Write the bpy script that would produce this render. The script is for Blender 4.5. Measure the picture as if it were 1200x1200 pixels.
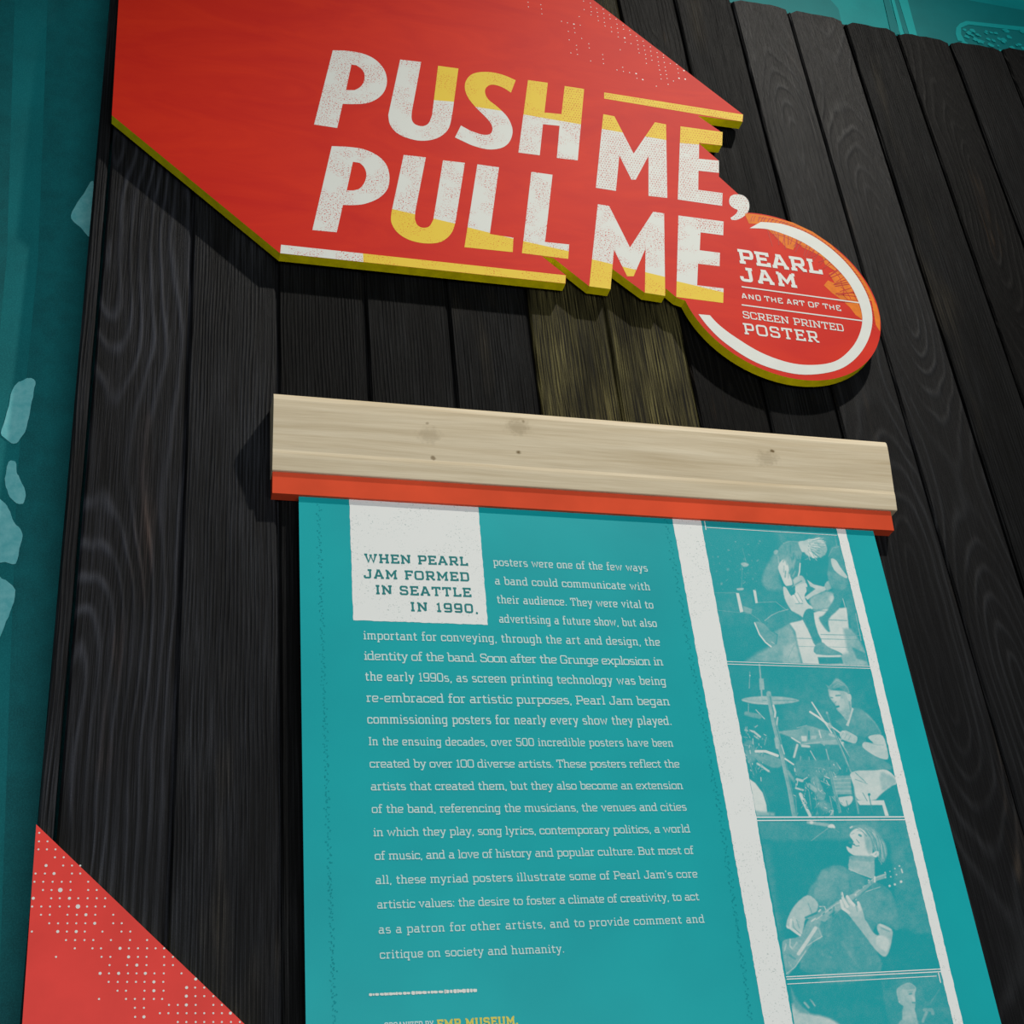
import bpy, math, random
import numpy as np
from mathutils import Matrix, Vector
from mathutils.geometry import tessellate_polygon

for o in list(bpy.data.objects): bpy.data.objects.remove(o)
S = bpy.context.scene
COL = S.collection
rnd = random.Random(7)

# ------------------------------------------------------------------ camera
F, D, EYE = 1620.0, 1.8, 1.6            # focal length in px, distance to the plank face, eye height
RC = np.array([[0.9623587, 0.09040534, -0.25630568],
               [0.05739007, 0.85419297, 0.5167792],
               [0.26565411, -0.51203636, 0.81685167]])   # rows: camera right, down, forward in (right, down, into wall)
cam_d = bpy.data.cameras.new('camera'); cam = bpy.data.objects.new('camera', cam_d); COL.objects.link(cam)
cam_d.sensor_width = 36; cam_d.lens = F / 1200 * 36; cam_d.clip_start = .05
def _b(v): return Vector((v[0], v[2], -v[1]))
cr, cu, cb = _b(RC[0]), -_b(RC[1]), -_b(RC[2])
m = Matrix(((cr.x, cu.x, cb.x, 0), (cr.y, cu.y, cb.y, -D), (cr.z, cu.z, cb.z, EYE), (0, 0, 0, 1)))
cam.matrix_world = m
S.camera = cam

# ------------------------------------------------------------------ light and exposure
S.view_settings.view_transform = 'Standard'; S.view_settings.look = 'None'
S.view_settings.gamma = 1; S.view_settings.use_curve_mapping = False
S.view_settings.exposure = 0.0
world = bpy.data.worlds.new('world'); S.world = world; world.use_nodes = True
wb = world.node_tree.nodes['Background']; wb.inputs[0].default_value = (.75, .87, 1, 1); wb.inputs[1].default_value = .06

def spot(name, loc, target, power, angle, blend, radius, color=(1, .95, .86)):
    l = bpy.data.lights.new(name, 'SPOT'); l.energy = power; l.spot_size = math.radians(angle)
    l.spot_blend = blend; l.shadow_soft_size = radius; l.color = color
    o = bpy.data.objects.new(name, l); COL.objects.link(o); o.location = loc
    o.rotation_euler = (Vector(target) - Vector(loc)).to_track_quat('-Z', 'Y').to_euler()
    return o
spot('track_spot', (2.75, -2.3, 7.4), (.42, 0, 1.55), 1060, 38, 1.0, .075)
al = bpy.data.lights.new('added_fill', 'AREA'); al.shape = 'RECTANGLE'; al.size = 4.5; al.size_y = 2.2; al.energy = 134; al.color = (.93, .97, 1)  # unseen soft fill, added low in front to brighten the down-facing lime edges
ao = bpy.data.objects.new('added_fill', al); COL.objects.link(ao); ao.location = (.6, -4.8, 1.3)
ao.rotation_euler = (Vector((.3, 0, 1.6)) - Vector(ao.location)).to_track_quat('-Z', 'Y').to_euler()

# ------------------------------------------------------------------ helpers
def W(px, py, y=0.0):
    """point of the picture (1200 px frame) on the plane y metres behind the plank face"""
    d = np.array([px - 600, py - 600, F]) @ RC
    k = (D + y) / d[2]
    return Vector((d[0] * k, y, EYE - d[1] * k))
def Z(ox, oy, s):                        # coordinates read in an enlargement
    return lambda pts: [(ox + x / s, oy + y / s) for x, y in pts]
def P(s): return [tuple(float(v) for v in q.split(',')) for q in s.split()]

def link(name, verts, faces, mats, parent=None, base=(0, 0, 0), midx=None, smooth=False):
    b = Vector(base)
    me = bpy.data.meshes.new(name); me.from_pydata([tuple(Vector(v) - b) for v in verts], [], faces)
    for mm in (mats if isinstance(mats, (list, tuple)) else [mats]): me.materials.append(mm)
    if midx is not None: me.polygons.foreach_set('material_index', midx)
    if smooth: me.polygons.foreach_set('use_smooth', [True] * len(me.polygons))
    me.update()
    o = bpy.data.objects.new(name, me); COL.objects.link(o)
    if parent is None: o.location = b
    else: o.parent = parent
    return o
def tag(o, label=None, cat=None, group=None, kind=None):
    for k, v in (('label', label), ('category', cat), ('group', group), ('kind', kind)):
        if v: o[k] = v
    return o
def thing(name, loc, label, cat, group=None):
    o = bpy.data.objects.new(name, None); COL.objects.link(o); o.location = loc; o.empty_display_size = .05
    return tag(o, label, cat, group)

class MB:
    def __init__(s): s.v, s.f, s.m = [], [], []
    def poly(s, pts, holes=(), mi=0):
        loops = [list(pts)] + [list(h) for h in holes]
        tris = tessellate_polygon([[Vector((p[0], p[2], 0)) for p in l] for l in loops])
        fl = [p for l in loops for p in l]; b = len(s.v); s.v += [tuple(p) for p in fl]
        for t in tris:
            a, c, d = (Vector(fl[i]) for i in t)
            n = (c - a).cross(d - a)
            t = t if n.y < 0 else t[::-1]
            s.f.append([b + i for i in t]); s.m.append(mi)
    def quad(s, a, b, c, d, mi=0):
        k = len(s.v); s.v += [tuple(a), tuple(b), tuple(c), tuple(d)]; s.f.append([k, k+1, k+2, k+3]); s.m.append(mi)
    def ribbon(s, pts, w, y, mi=0, closed=False):
        """flat stroke of width w along (x, z) points on the plane y"""
        P2 = [np.array(p, float) for p in pts]; n = len(P2)
        if closed: P2.append(P2[0])
        k = len(s.v); N = len(P2)
        for i in range(N):
            a = P2[i] - P2[i-1] if i else (P2[0] - P2[-2] if closed else P2[1] - P2[0])
            c = P2[i+1] - P2[i] if i < N-1 else (P2[1] - P2[0] if closed else P2[i] - P2[i-1])
            a = a / (np.hypot(*a) + 1e-9); c = c / (np.hypot(*c) + 1e-9); t = a + c; L = np.hypot(*t)
            t = c if L < 1e-6 else t / L
            mi_ = min(1.6, 1 / max(.3, abs(t @ c)))
            nrm = np.array([-t[1], t[0]]) * w / 2 * mi_
            s.v += [(P2[i][0] + nrm[0], y, P2[i][1] + nrm[1]), (P2[i][0] - nrm[0], y, P2[i][1] - nrm[1])]
        for i in range(N - 1):
            s.f.append([k + 2*i, k + 2*i + 1, k + 2*i + 3, k + 2*i + 2][::-1]); s.m.append(mi)
    def disc(s, c, r, y, n=8, mi=0):
        k = len(s.v)
        s.q = (getattr(s, 'q', 0) + 1) % 11; y -= s.q * .000008
        for i in range(n):
            a = 2 * math.pi * i / n; s.v.append((c[0] + r * math.cos(a), y, c[1] + r * math.sin(a)))
        s.f.append(list(range(k, k + n))); s.m.append(mi)
    def build(s, name, mats, parent=None, base=(0, 0, 0), smooth=False):
        return link(name, s.v, s.f, mats, parent, base, s.m, smooth)
def prism(mb, pts, y0, y1, mf=0, ms=1):
    """outline pts (x, z) with front at y0 and back at y1"""
    mb.poly([(x, y0, z) for x, z in pts], mi=mf)
    n = len(pts)
    area = sum(pts[i][0] * pts[(i+1) % n][1] - pts[(i+1) % n][0] * pts[i][1] for i in range(n))
    q = pts if area > 0 else pts[::-1]
    for i in range(n):
        a, b = q[i], q[(i+1) % n]
        mb.quad((a[0], y0, a[1]), (a[0], y1, a[1]), (b[0], y1, b[1]), (b[0], y0, b[1]), ms)
    k = len(mb.f); mb.poly([(x, y1, z) for x, z in pts], mi=ms)
    for i in range(k, len(mb.f)): mb.f[i] = mb.f[i][::-1]
def catmull(pts, n=6, closed=False):
    out = []; N = len(pts); P2 = [np.array(p, float) for p in pts]
    rng = range(N) if closed else range(N - 1)
    for i in rng:
        p0 = P2[i-1] if (i or closed) else P2[0]; p1 = P2[i]; p2 = P2[(i+1) % N]
        p3 = P2[(i+2) % N] if (closed or i+2 < N) else P2[-1]
        for j in range(n):
            t = j / n
            out.append(tuple(.5 * (2*p1 + (p2-p0)*t + (2*p0-5*p1+4*p2-p3)*t*t + (3*p1-p0-3*p2+p3)*t**3)))
    if not closed: out.append(tuple(P2[-1]))
    return out

# ------------------------------------------------------------------ materials
def lin(c):
    return tuple((v/255/12.92 if v/255 <= .04045 else ((v/255+.055)/1.055)**2.4) for v in c) + (1,)
class N:
    def __init__(s, name, rough=.6, spec=.4):
        s.mat = bpy.data.materials.new(name); s.mat.use_nodes = True; s.t = s.mat.node_tree
        s.b = s.t.nodes['Principled BSDF']; s.b.inputs['Roughness'].default_value = rough
        s.b.inputs['Specular IOR Level'].default_value = spec
    def n(s, typ, **kw):
        x = s.t.nodes.new(typ)
        for k, v in kw.items(): setattr(x, k, v)
        return x
    def l(s, a, b): s.t.links.new(a, b)
    def obj(s): return s.n('ShaderNodeTexCoord').outputs['Object']
    def mapping(s, vec, scale=(1, 1, 1), loc=(0, 0, 0)):
        x = s.n('ShaderNodeMapping'); x.inputs['Scale'].default_value = scale; x.inputs['Location'].default_value = loc
        s.l(vec, x.inputs['Vector']); return x.outputs[0]
    def noise(s, vec, scale, detail=3, rough=.5, dist=0):
        x = s.n('ShaderNodeTexNoise'); x.inputs['Scale'].default_value = scale; x.inputs['Detail'].default_value = detail
        x.inputs['Roughness'].default_value = rough; x.inputs['Distortion'].default_value = dist
        s.l(vec, x.inputs['Vector']); return x.outputs['Fac']
    def math(s, op, a, b=None, c=None, clamp=False):
        x = s.n('ShaderNodeMath', operation=op); x.use_clamp = clamp
        for i, v in enumerate((a, b, c)):
            if v is None: continue
            if isinstance(v, (int, float)): x.inputs[i].default_value = v
            else: s.l(v, x.inputs[i])
        return x.outputs[0]
    def ramp(s, fac, a, b):                      # linear step a..b -> 0..1
        x = s.n('ShaderNodeMapRange'); x.inputs[1].default_value = a; x.inputs[2].default_value = b
        s.l(fac, x.inputs[0]); return x.outputs[0]
    def mix(s, fac, a, b):
        x = s.n('ShaderNodeMix', data_type='RGBA')
        if isinstance(fac, (int, float)): x.inputs[0].default_value = fac
        else: s.l(fac, x.inputs[0])
        for i, v in ((6, a), (7, b)):
            if isinstance(v, tuple): x.inputs[i].default_value = v
            else: s.l(v, x.inputs[i])
        return x.outputs[2]
    def bump(s, h, strength=.5, dist=.002):
        x = s.n('ShaderNodeBump'); x.inputs['Strength'].default_value = strength; x.inputs['Distance'].default_value = dist
        s.l(h, x.inputs['Height']); s.l(x.outputs[0], s.b.inputs['Normal'])
    def color(s, c):
        if isinstance(c, tuple): s.b.inputs['Base Color'].default_value = c
        else: s.l(c, s.b.inputs['Base Color'])
        return s.mat

RED, WHITE, YEL, OLIVE = (226, 62, 42), (226, 228, 220), (238, 204, 66), (196, 190, 6)
TEAL, PRINT = (8, 160, 164), (222, 232, 228)

def plain(name, c, rough=.5, var=.04, scale=30, spec=.15):
    g = N(name, rough, spec); v = g.obj()
    f = g.noise(v, scale, 4)
    d = tuple(x * (1 - var * 3) for x in lin(c)[:3]) + (1,); e = tuple(min(1, x * (1 + var * 3)) for x in lin(c)[:3]) + (1,)
    return g.color(g.mix(g.ramp(f, .3, .7), d, e))

def char_wood(name, dark, ridge, freq, amp, knots=False, ridge_gain=1.0, brown=None, spec=.05, shift=0.0):
    """burnt timber: darker valleys, thin paler ridges running along z"""
    g = N(name, .6, spec); v = g.obj()
    ri = g.n('ShaderNodeObjectInfo').outputs['Random']
    off = g.n('ShaderNodeCombineXYZ'); g.l(g.math('MULTIPLY', ri, 37.), off.inputs[0]); g.l(g.math('MULTIPLY', ri, 91.), off.inputs[2])
    va = g.n('ShaderNodeVectorMath', operation='ADD'); g.l(v, va.inputs[0]); g.l(off.outputs[0], va.inputs[1]); vo = va.outputs[0]
    sx = g.n('ShaderNodeSeparateXYZ'); g.l(v, sx.inputs[0]); X, Zc = sx.outputs[0], sx.outputs[2]
    wob = g.noise(g.mapping(vo, (6, 1, 1.5)), 1.0, 3, .45)
    wob = g.math('MULTIPLY', g.math('SUBTRACT', wob, .5), amp)
    if knots:
        # rings about a heart line that wanders: pointed cathedral arches along the board
        c = g.noise(g.mapping(vo, (0, 0, 1.1)), 1.0, 1)
        xx = g.math('ADD', g.math('ADD', X, shift), g.math('MULTIPLY', g.math('SUBTRACT', c, .5), .14))
        zz = g.math('MULTIPLY_ADD', g.math('COSINE', g.math('MULTIPLY', g.math('ADD', Zc, g.math('MULTIPLY', ri, 3.)), 6.1)), .26, .2)
        zz = g.math('MULTIPLY', zz, .16)
        r = g.math('SQRT', g.math('ADD', g.math('MULTIPLY', xx, xx), g.math('MULTIPLY', zz, zz)))
        ph = g.math('MULTIPLY', g.math('ADD', r, wob), freq)
    else:
        ph = g.math('MULTIPLY', g.math('ADD', X, wob), freq)
    s1 = g.math('MULTIPLY_ADD', g.math('SINE', g.math('MULTIPLY', ph, 6.2832)), .5, .5)
    s1 = g.math('POWER', s1, 3.5 if knots else 2.0)
    fine = g.noise(g.mapping(vo, (380, 1, 7)), 1.0, 4, .6)
    fine = g.ramp(fine, .42, .66)
    brk = g.ramp(g.noise(g.mapping(vo, (45, 1, 3)), 1.0, 2), .35, .62)
    s1 = g.math('MULTIPLY', s1, brk if not knots else g.math('MULTIPLY_ADD', brk, .6, .4))
    patch = g.ramp(g.noise(g.mapping(vo, (14, 1, 3)), 1.0, 3), .35, .68)
    spk = g.ramp(g.noise(g.mapping(vo, (900, 900, 500)), 1.0, 1), .3, .75)
    rg = g.math('MULTIPLY', g.math('ADD', g.math('MULTIPLY', s1, .62 if knots else .40), g.math('MULTIPLY', fine, .36 if knots else .62)), g.math('MULTIPLY_ADD', patch, .75, .25))
    rg = g.math('MULTIPLY', rg, g.math('MULTIPLY_ADD', spk, .5, .6))
    rg = g.math('MULTIPLY', rg, ridge_gain, clamp=True)
    col = g.mix(rg, lin(dark), lin(ridge))
    if name.endswith('worn'):                    # the pale wear fades out above and is blotchy
        bl = g.math('MULTIPLY', g.ramp(g.noise(g.mapping(vo, (11, 1, 5)), 1.0, 4, .6), .36, .60), g.ramp(Zc, 3.25, 3.05))
        col = g.mix(g.math('MULTIPLY_ADD', bl, .85, .15), g.mix(g.math('MULTIPLY', rg, .35), lin((6, 6, 6)), lin(ridge)), col)
    if brown:
        worn = g.ramp(g.noise(g.mapping(vo, (9, 1, 1.6)), 1.0, 3, .6), .60, .74)
        col = g.mix(g.math('MULTIPLY', worn, g.math('MULTIPLY', rg, .9)), col, lin(brown))
    g.bump(g.math('ADD', g.math('MULTIPLY', s1, .8), g.math('MULTIPLY', fine, .35)), .9, .0014)
    return g.color(col)

M = {}
M['char_wide'] = char_wood('charred_wood_wide_grain', (8, 8, 9), (74, 76, 84), 66, .085, True, 1.15, (120, 88, 60), .14, .05)
M['char_mid'] = char_wood('charred_wood_even_grain', (9, 9, 10), (62, 64, 69), 185, .04, False, 1.05, (95, 85, 66), .12)
M['char_arch'] = char_wood('charred_wood_arched_grain', (7, 7, 8), (48, 49, 51), 72, .09, True, 1.1, (100, 80, 56), .12)
M['char_fine'] = char_wood('charred_wood_fine_grain', (7, 7, 7), (46, 47, 48), 170, .04, False, 1.0, (95, 85, 66))
M['char_worn'] = char_wood('charred_wood_worn', (16, 15, 10), (150, 140, 90), 210, .05, False, 1.25, (165, 150, 95))
M['char_knot'] = char_wood('charred_wood_knotted', (6, 6, 6), (33, 32, 31), 95, .09, True, 1.05, (112, 86, 58))

def sign_red():
    g = N('red_printed_face', .6, .12); v = g.obj()
    a = g.noise(g.mapping(v, (2.2, 1, 7)), 1.6, 5, .6, 1.5)
    c = g.mix(g.ramp(a, .3, .72), lin((206, 34, 22)), lin((222, 48, 22)))
    s = g.noise(v, 700, 1)
    g.bump(g.noise(v, 900, 2), .08, .0004)
    return g.color(g.mix(g.math('MULTIPLY', g.ramp(s, .4, .8), .12), c, lin((150, 20, 20))))
def ink(name, c, under, speck=.5, dots=None, thr=.6):
    """screen-printed ink with worn specks"""
    g = N(name, .6, .15); v = g.obj()
    a = g.ramp(g.noise(v, 400, 2, .55), thr - .03, thr + .01)
    b = g.ramp(g.noise(v, 26, 2), .42, .54)
    mk = g.math('MULTIPLY', g.math('MULTIPLY', a, b), speck)
    return g.color(g.mix(mk, lin(c), lin(under)))
M['red'] = sign_red()
M['olive'] = plain('lime_painted_edge', (232, 216, 8), .6, .04, 60)
M['ink_white'] = ink('white_ink', WHITE, (205, 60, 50), 1.0, None, .605)
M['ink_yellow'] = ink('yellow_ink', YEL, (215, 110, 35), .9, None, .62)
M['ink_white_dots'] = ink('white_halftone_ink', WHITE, (205, 60, 50), .8, None, .615)
M['ink_yellow_dots'] = ink('yellow_halftone_ink', YEL, (215, 120, 30), .8, None, .6)
M['dot_red'] = plain('red_halftone_dot', (204, 64, 44), .6, .02)
M['plain_white'] = plain('plain_white_ink', WHITE, .45, .01)
M['plain_yellow'] = plain('plain_yellow_ink', YEL, .45, .01)
M['orange_ink'] = plain('orange_ink', (232, 122, 14), .6, .04, 80)
M['red_line'] = plain('red_ink_line', (190, 40, 22), .45, .02)
M['triangle_red'] = plain('coral_red_face', (232, 70, 62), .42, .03, 12)

def vinyl():
    g = N('teal_vinyl', .42, .28); v = g.obj()
    a = g.noise(g.mapping(v, (1, 1, 1)), 5, 3)
    c = g.mix(g.ramp(a, .3, .7), lin((0, 160, 166)), lin((4, 172, 176)))
    s = g.ramp(g.noise(v, 800, 1), .4, .75)
    g.bump(g.noise(v, 1300, 1), .10, .0003)
    return g.color(g.mix(g.math('MULTIPLY', s, .08), c, lin((40, 185, 185))))
M['teal'] = vinyl()
M['banner_white'] = ink('white_banner_ink', (234, 236, 232), (150, 170, 165), .55, None, .66)
M['banner_text'] = plain('pale_text_ink', (200, 226, 222), .5, .01)
M['banner_dark'] = plain('dark_teal_text_ink', (38, 128, 128), .5, .02)
M['banner_yellow'] = plain('yellow_text_ink', (214, 205, 96), .5, .02)
M['teal_dot'] = plain('deep_teal_ink', (0, 146, 152), .5, .02)
M['vinyl_edge'] = plain('vinyl_edge', (6, 120, 124), .5, .02)
def duotone():
    g = N('duotone_photo_print', .5, .25)
    at = g.math('POWER', g.n('ShaderNodeAttribute', attribute_name='tone').outputs['Fac'], 1.55)
    v = g.obj(); gr = g.math('MULTIPLY', g.math('SUBTRACT', g.noise(v, 700, 2), .5), .22)
    return g.color(g.mix(g.math('ADD', at, gr, clamp=True), lin((0, 160, 166)), lin((226, 232, 226))))
M['duotone'] = duotone()
def poplar():
    g = N('pale_poplar_wood', .5, .35); v = g.obj()
    w = g.noise(g.mapping(v, (1.6, 1, 16)), 1.0, 3, .5)
    vv = g.n('ShaderNodeVectorMath', operation='ADD'); cx = g.n('ShaderNodeCombineXYZ')
    g.l(g.math('MULTIPLY', w, .035), cx.inputs[2]); g.l(v, vv.inputs[0]); g.l(cx.outputs[0], vv.inputs[1])
    a = g.noise(g.mapping(vv.outputs[0], (2.5, 1, 90)), 1.0, 5, .62)
    fi = g.noise(g.mapping(vv.outputs[0], (14, 1, 900)), 1.0, 2, .5)
    c = g.mix(g.ramp(a, .3, .72), lin((206, 186, 150)), lin((240, 224, 192)))
    c = g.mix(g.math('MULTIPLY', g.ramp(fi, .45, .7), .22), c, lin((180, 158, 122)))
    # knots: small dark pins with a faint halo
    sx = g.n('ShaderNodeSeparateXYZ'); g.l(v, sx.inputs[0])
    for kx, kz, r1, op in KN:
        dx = g.math('MULTIPLY', g.math('SUBTRACT', sx.outputs[0], kx), .7); dz = g.math('SUBTRACT', sx.outputs[2], kz)
        rr = g.math('SQRT', g.math('ADD', g.math('MULTIPLY', dx, dx), g.math('MULTIPLY', dz, dz)))
        h = g.n('ShaderNodeMapRange'); h.interpolation_type = 'SMOOTHSTEP'
        h.inputs[1].default_value = r1; h.inputs[2].default_value = r1 * .25; g.l(g.math('ADD', rr, g.math('MULTIPLY', g.math('SUBTRACT', g.noise(v, 160, 2), .5), r1)), h.inputs[0])
        c = g.mix(g.math('MULTIPLY', h.outputs[0], op), c, lin((112, 88, 44)))
    g.bump(a, .12, .0008)
    return g.color(c)
M['orange'] = plain('orange_red_lacquer', (232, 84, 50), .38, .04, 9)
def mural(name, c1, c2, scale=6):
    g = N(name, .7, .25); v = g.obj()
    a = g.noise(v, scale, 5, .6)
    s = g.ramp(g.noise(v, 500, 1), .4, .75)
    c = g.mix(g.ramp(a, .35, .65), lin(c1), lin(c2))
    return g.color(g.mix(g.math('MULTIPLY', s, .12), c, lin((60, 190, 190))))
M['wall_teal'] = mural('teal_mural', (0, 156, 156), (0, 172, 170))
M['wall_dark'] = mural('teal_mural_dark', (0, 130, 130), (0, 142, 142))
M['wall_deeper'] = mural('teal_mural_deeper', (0, 86, 90), (0, 98, 102), 30)
M['wall_deep'] = mural('teal_mural_deep', (0, 100, 104), (0, 114, 118))
M['wall_light'] = mural('teal_mural_light', (10, 184, 182), (18, 196, 192))
M['wall_stroke'] = mural('teal_mural_pale_stroke', (96, 186, 190), (128, 204, 206), 60)
M['floor'] = plain('grey_concrete_floor', (96, 94, 92), .6, .08, 4)

# ------------------------------------------------------------------ setting: mural wall, floor
SC = .75
WALLY = .085
mb = MB()
x0, x1, zt = -3.0, 5.0, 5.2
prism(mb, [(x0, 0), (x1, 0), (x1, zt), (x0, zt)], WALLY, WALLY + .1, 0, 0)
wall = tag(mb.build('wall_back', M['wall_teal']), kind='structure')
wall['label'] = 'teal printed mural wall behind the black plank panelling'
mb = MB()
mb.quad((x0, WALLY, 0), (x0, -4, 0), (x1, -4, 0), (x1, WALLY, 0)); mb.quad((x0, WALLY, -.1), (x1, WALLY, -.1), (x1, -4, -.1), (x0, -4, -.1))
tag(mb.build('floor', M['floor']), kind='structure')

def wpoly(pts, mat, name, lift, jag=0, sm=0, lab=None):
    """flat print on the mural wall, outline given in picture coordinates"""
    if sm: pts = catmull(pts, sm, True)
    pts = [W(x + rnd.uniform(-jag, jag), y + rnd.uniform(-jag, jag), WALLY - lift) for x, y in pts]
    b = MB(); b.poly(pts); return tag(b.build(name, mat, wall), lab)
z7 = Z(0, 0, 2.4); zl = Z(0, 380, 2.7286)
wpoly([(-260, -300), (240, -300), (200, 0), (90, 1300), (-260, 1300)], M['wall_deep'], 'mural_field', .0006)
wpoly([(62, -160), (170, -160), (150, 0), (60, 1250), (10, 1250), (-4, 1250), (20, 560), (45, 300)], M['wall_deeper'], 'mural_shade', .0012)
wpoly([(0, -160), (22, -160), (8, 300), (-30, 700), (-60, 700)], M['wall_deeper'], 'mural_shade', .0012)
wpoly(z7(P('262,508 262,600 255,668 228,640 200,615 208,585 235,545')), M['wall_stroke'], 'mural_stroke', .0020, .3, 3)
wpoly(zl(P('82,175 100,172 113,182 108,215 98,270 85,330 65,365 45,382 20,368 4,348 18,300 32,240 42,205 60,185')), M['wall_stroke'], 'mural_stroke', .0020, .5, 3)
wpoly(zl(P('28,440 50,440 52,470 65,495 80,535 78,568 60,574 38,560 22,530 16,495')), M['wall_stroke'], 'mural_stroke', .0020, .5, 3)
wpoly(zl(P('-30,560 15,572 32,600 45,632 66,655 72,680 62,720 50,765 15,760 -30,745')), M['wall_stroke'], 'mural_stroke', .0020, .5, 3)
wpoly(zl(P('-30,800 5,812 40,835 49,858 38,905 20,950 0,1000 -30,1020')), M['wall_stroke'], 'mural_stroke', .0020, .5, 3)
zt6 = Z(900, 0, 4)
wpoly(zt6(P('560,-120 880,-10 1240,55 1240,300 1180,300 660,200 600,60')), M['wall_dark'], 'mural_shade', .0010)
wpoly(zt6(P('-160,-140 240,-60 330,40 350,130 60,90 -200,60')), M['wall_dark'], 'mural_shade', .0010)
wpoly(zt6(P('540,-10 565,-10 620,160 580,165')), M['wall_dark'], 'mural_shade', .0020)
wpoly(zt6(P('610,-10 652,-10 700,170 665,170')), M['wall_light'], 'mural_stroke', .0020)
wpoly(zt6(P('575,-10 590,-10 640,170 620,165')), M['wall_light'], 'mural_stroke', .0020)
wpoly(zt6(P('900,110 930,98 1240,130 1240,150 940,115 905,130 905,160 925,195 890,190 880,160 882,130')), M['wall_light'], 'mural_stroke', .0020)
b = MB()
for i in range(90):
    x, y = rnd.uniform(910, 1230), rnd.uniform(135, 330)
    p = W(*zt6([(x, y)])[0], WALLY - .002 - i * .00002); r = rnd.uniform(.004, .010)
    b.poly([(p.x + r * rnd.uniform(.6, 1.3) * math.cos(a), p.y, p.z + r * rnd.uniform(.4, 1) * math.sin(a)) for a in [k * 1.0472 for k in range(6)]])
tag(b.build('mural_foliage', M['wall_light'], wall), kind='stuff')

# ------------------------------------------------------------------ black plank panelling
panel = thing('plank_panelling', (.8, 0, 0), 'charred black vertical plank panelling mounted on the teal wall', 'wall panelling')
PB = (.8, 0, 0)
J = [-.092, .098, .287, .485, .679, .873, 1.067, 1.26, 1.442, 1.629, 1.813, 1.998, 2.176, 2.36, 2.55, 2.74, 2.93, 3.12, 3.31]
tops = {9: (953, 15), 10: (1016, 26.5), 11: (1080, 40.5), 12: (1143, 52.8), 13: (1190, 61), 8: (900, 4)}
kinds = ['char_wide', 'char_mid', 'char_fine', 'char_fine', 'char_fine', 'char_worn', 'char_worn', 'char_knot', 'char_fine',
         'char_arch', 'char_arch', 'char_fine', 'char_knot', 'char_fine', 'char_knot', 'char_fine', 'char_wide', 'char_fine']
ZT = W(1016, 26.5).z
def plank(xa, xb, top, mat, dy, name='plank', tongue=True, label=None):
    g, ch, th = .0022, .0035, .018
    a, b_ = xa + g, xb - g
    prof = [(a, th), (a, ch), (a + ch, 0), (b_ - ch, 0), (b_, ch), (b_, .008)]
    if tongue: prof += [(b_ + .012, .008), (b_ + .012, .014)]
    prof += [(b_, .014), (b_, th)]
    prof = [(x, y + dy) for x, y in prof]
    mb = MB(); n = len(prof)
    # slight waver of the top edge: the cut ends are rough and corners chipped
    segs = 7
    xs = [a + ch + (b_ - a - 2 * ch) * i / segs for i in range(segs + 1)]
    zs = [top + rnd.uniform(-.0016, .0016) for _ in xs]; zs[0] -= .010; zs[-1] -= .008
    c = (xa + xb) / 2
    L = [(x - c, y, 0) for x, y in prof]; base = (c, 0, 0)
    for i in range(n):
        p, q = prof[i], prof[(i+1) % n]
        if p == (a + ch, dy):
            for k in range(segs):
                xm = (xs[k], xs[k+1]); mb.quad((xm[0], dy, .0), (xm[1], dy, .0), (xm[1], dy, zs[k+1]), (xm[0], dy, zs[k]))
        else:
            zp = top - .008 if p[0] < xs[0] + 1e-6 or p[0] > xs[-1] - 1e-6 else top
            mb.quad((p[0], p[1], 0), (q[0], q[1], 0), (q[0], q[1], zp), (p[0], p[1], zp))
    for k in range(segs):
        mb.quad((xs[k], dy, zs[k]), (xs[k+1], dy, zs[k+1]), (xs[k+1], dy + th, zs[k+1]), (xs[k], dy + th, zs[k]))
    o = link(name, [(v[0] - c + PB[0], v[1], v[2]) for v in mb.v], mb.f, mat, panel, PB, mb.m)
    o.location = (c - PB[0], 0, 0)
    return tag(o, label)
for i in range(len(J) - 1):
    top = W(*tops[i]).z if i in tops else ZT + rnd.uniform(-.006, .006)
    if i == 13: top = W(1190, 61).z
    plank(J[i] * SC, J[i+1] * SC, top, M[kinds[i]], [0, -.001, .0012, 0, .0006, -.0012, 0, .001][i % 8],
          label={5: 'plank with paler yellowish worn grain', 6: 'plank with paler yellowish worn patch'}.get(i))
plank(-.125 * SC, -.092 * SC, ZT, M['char_mid'], .001, 'edge_board', False)
for xx in (.0, .8, 1.6, 2.3):
    b = MB(); prism(b, [(xx - .02, .02), (xx + .02, .02), (xx + .02, ZT - .05), (xx - .02, ZT - .05)], .0181, WALLY - .0045, 0, 0)
    b.build('batten', M['char_fine'], panel, PB)
b = MB(); prism(b, [(-.125 * SC + .002, .0), (-.125 * SC + .008, .0), (-.125 * SC + .008, ZT - .01), (-.125 * SC + .002, ZT - .01)], .0181, WALLY - .0045, 0, 0)
b.build('side_board', M['char_fine'], panel, PB)

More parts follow.
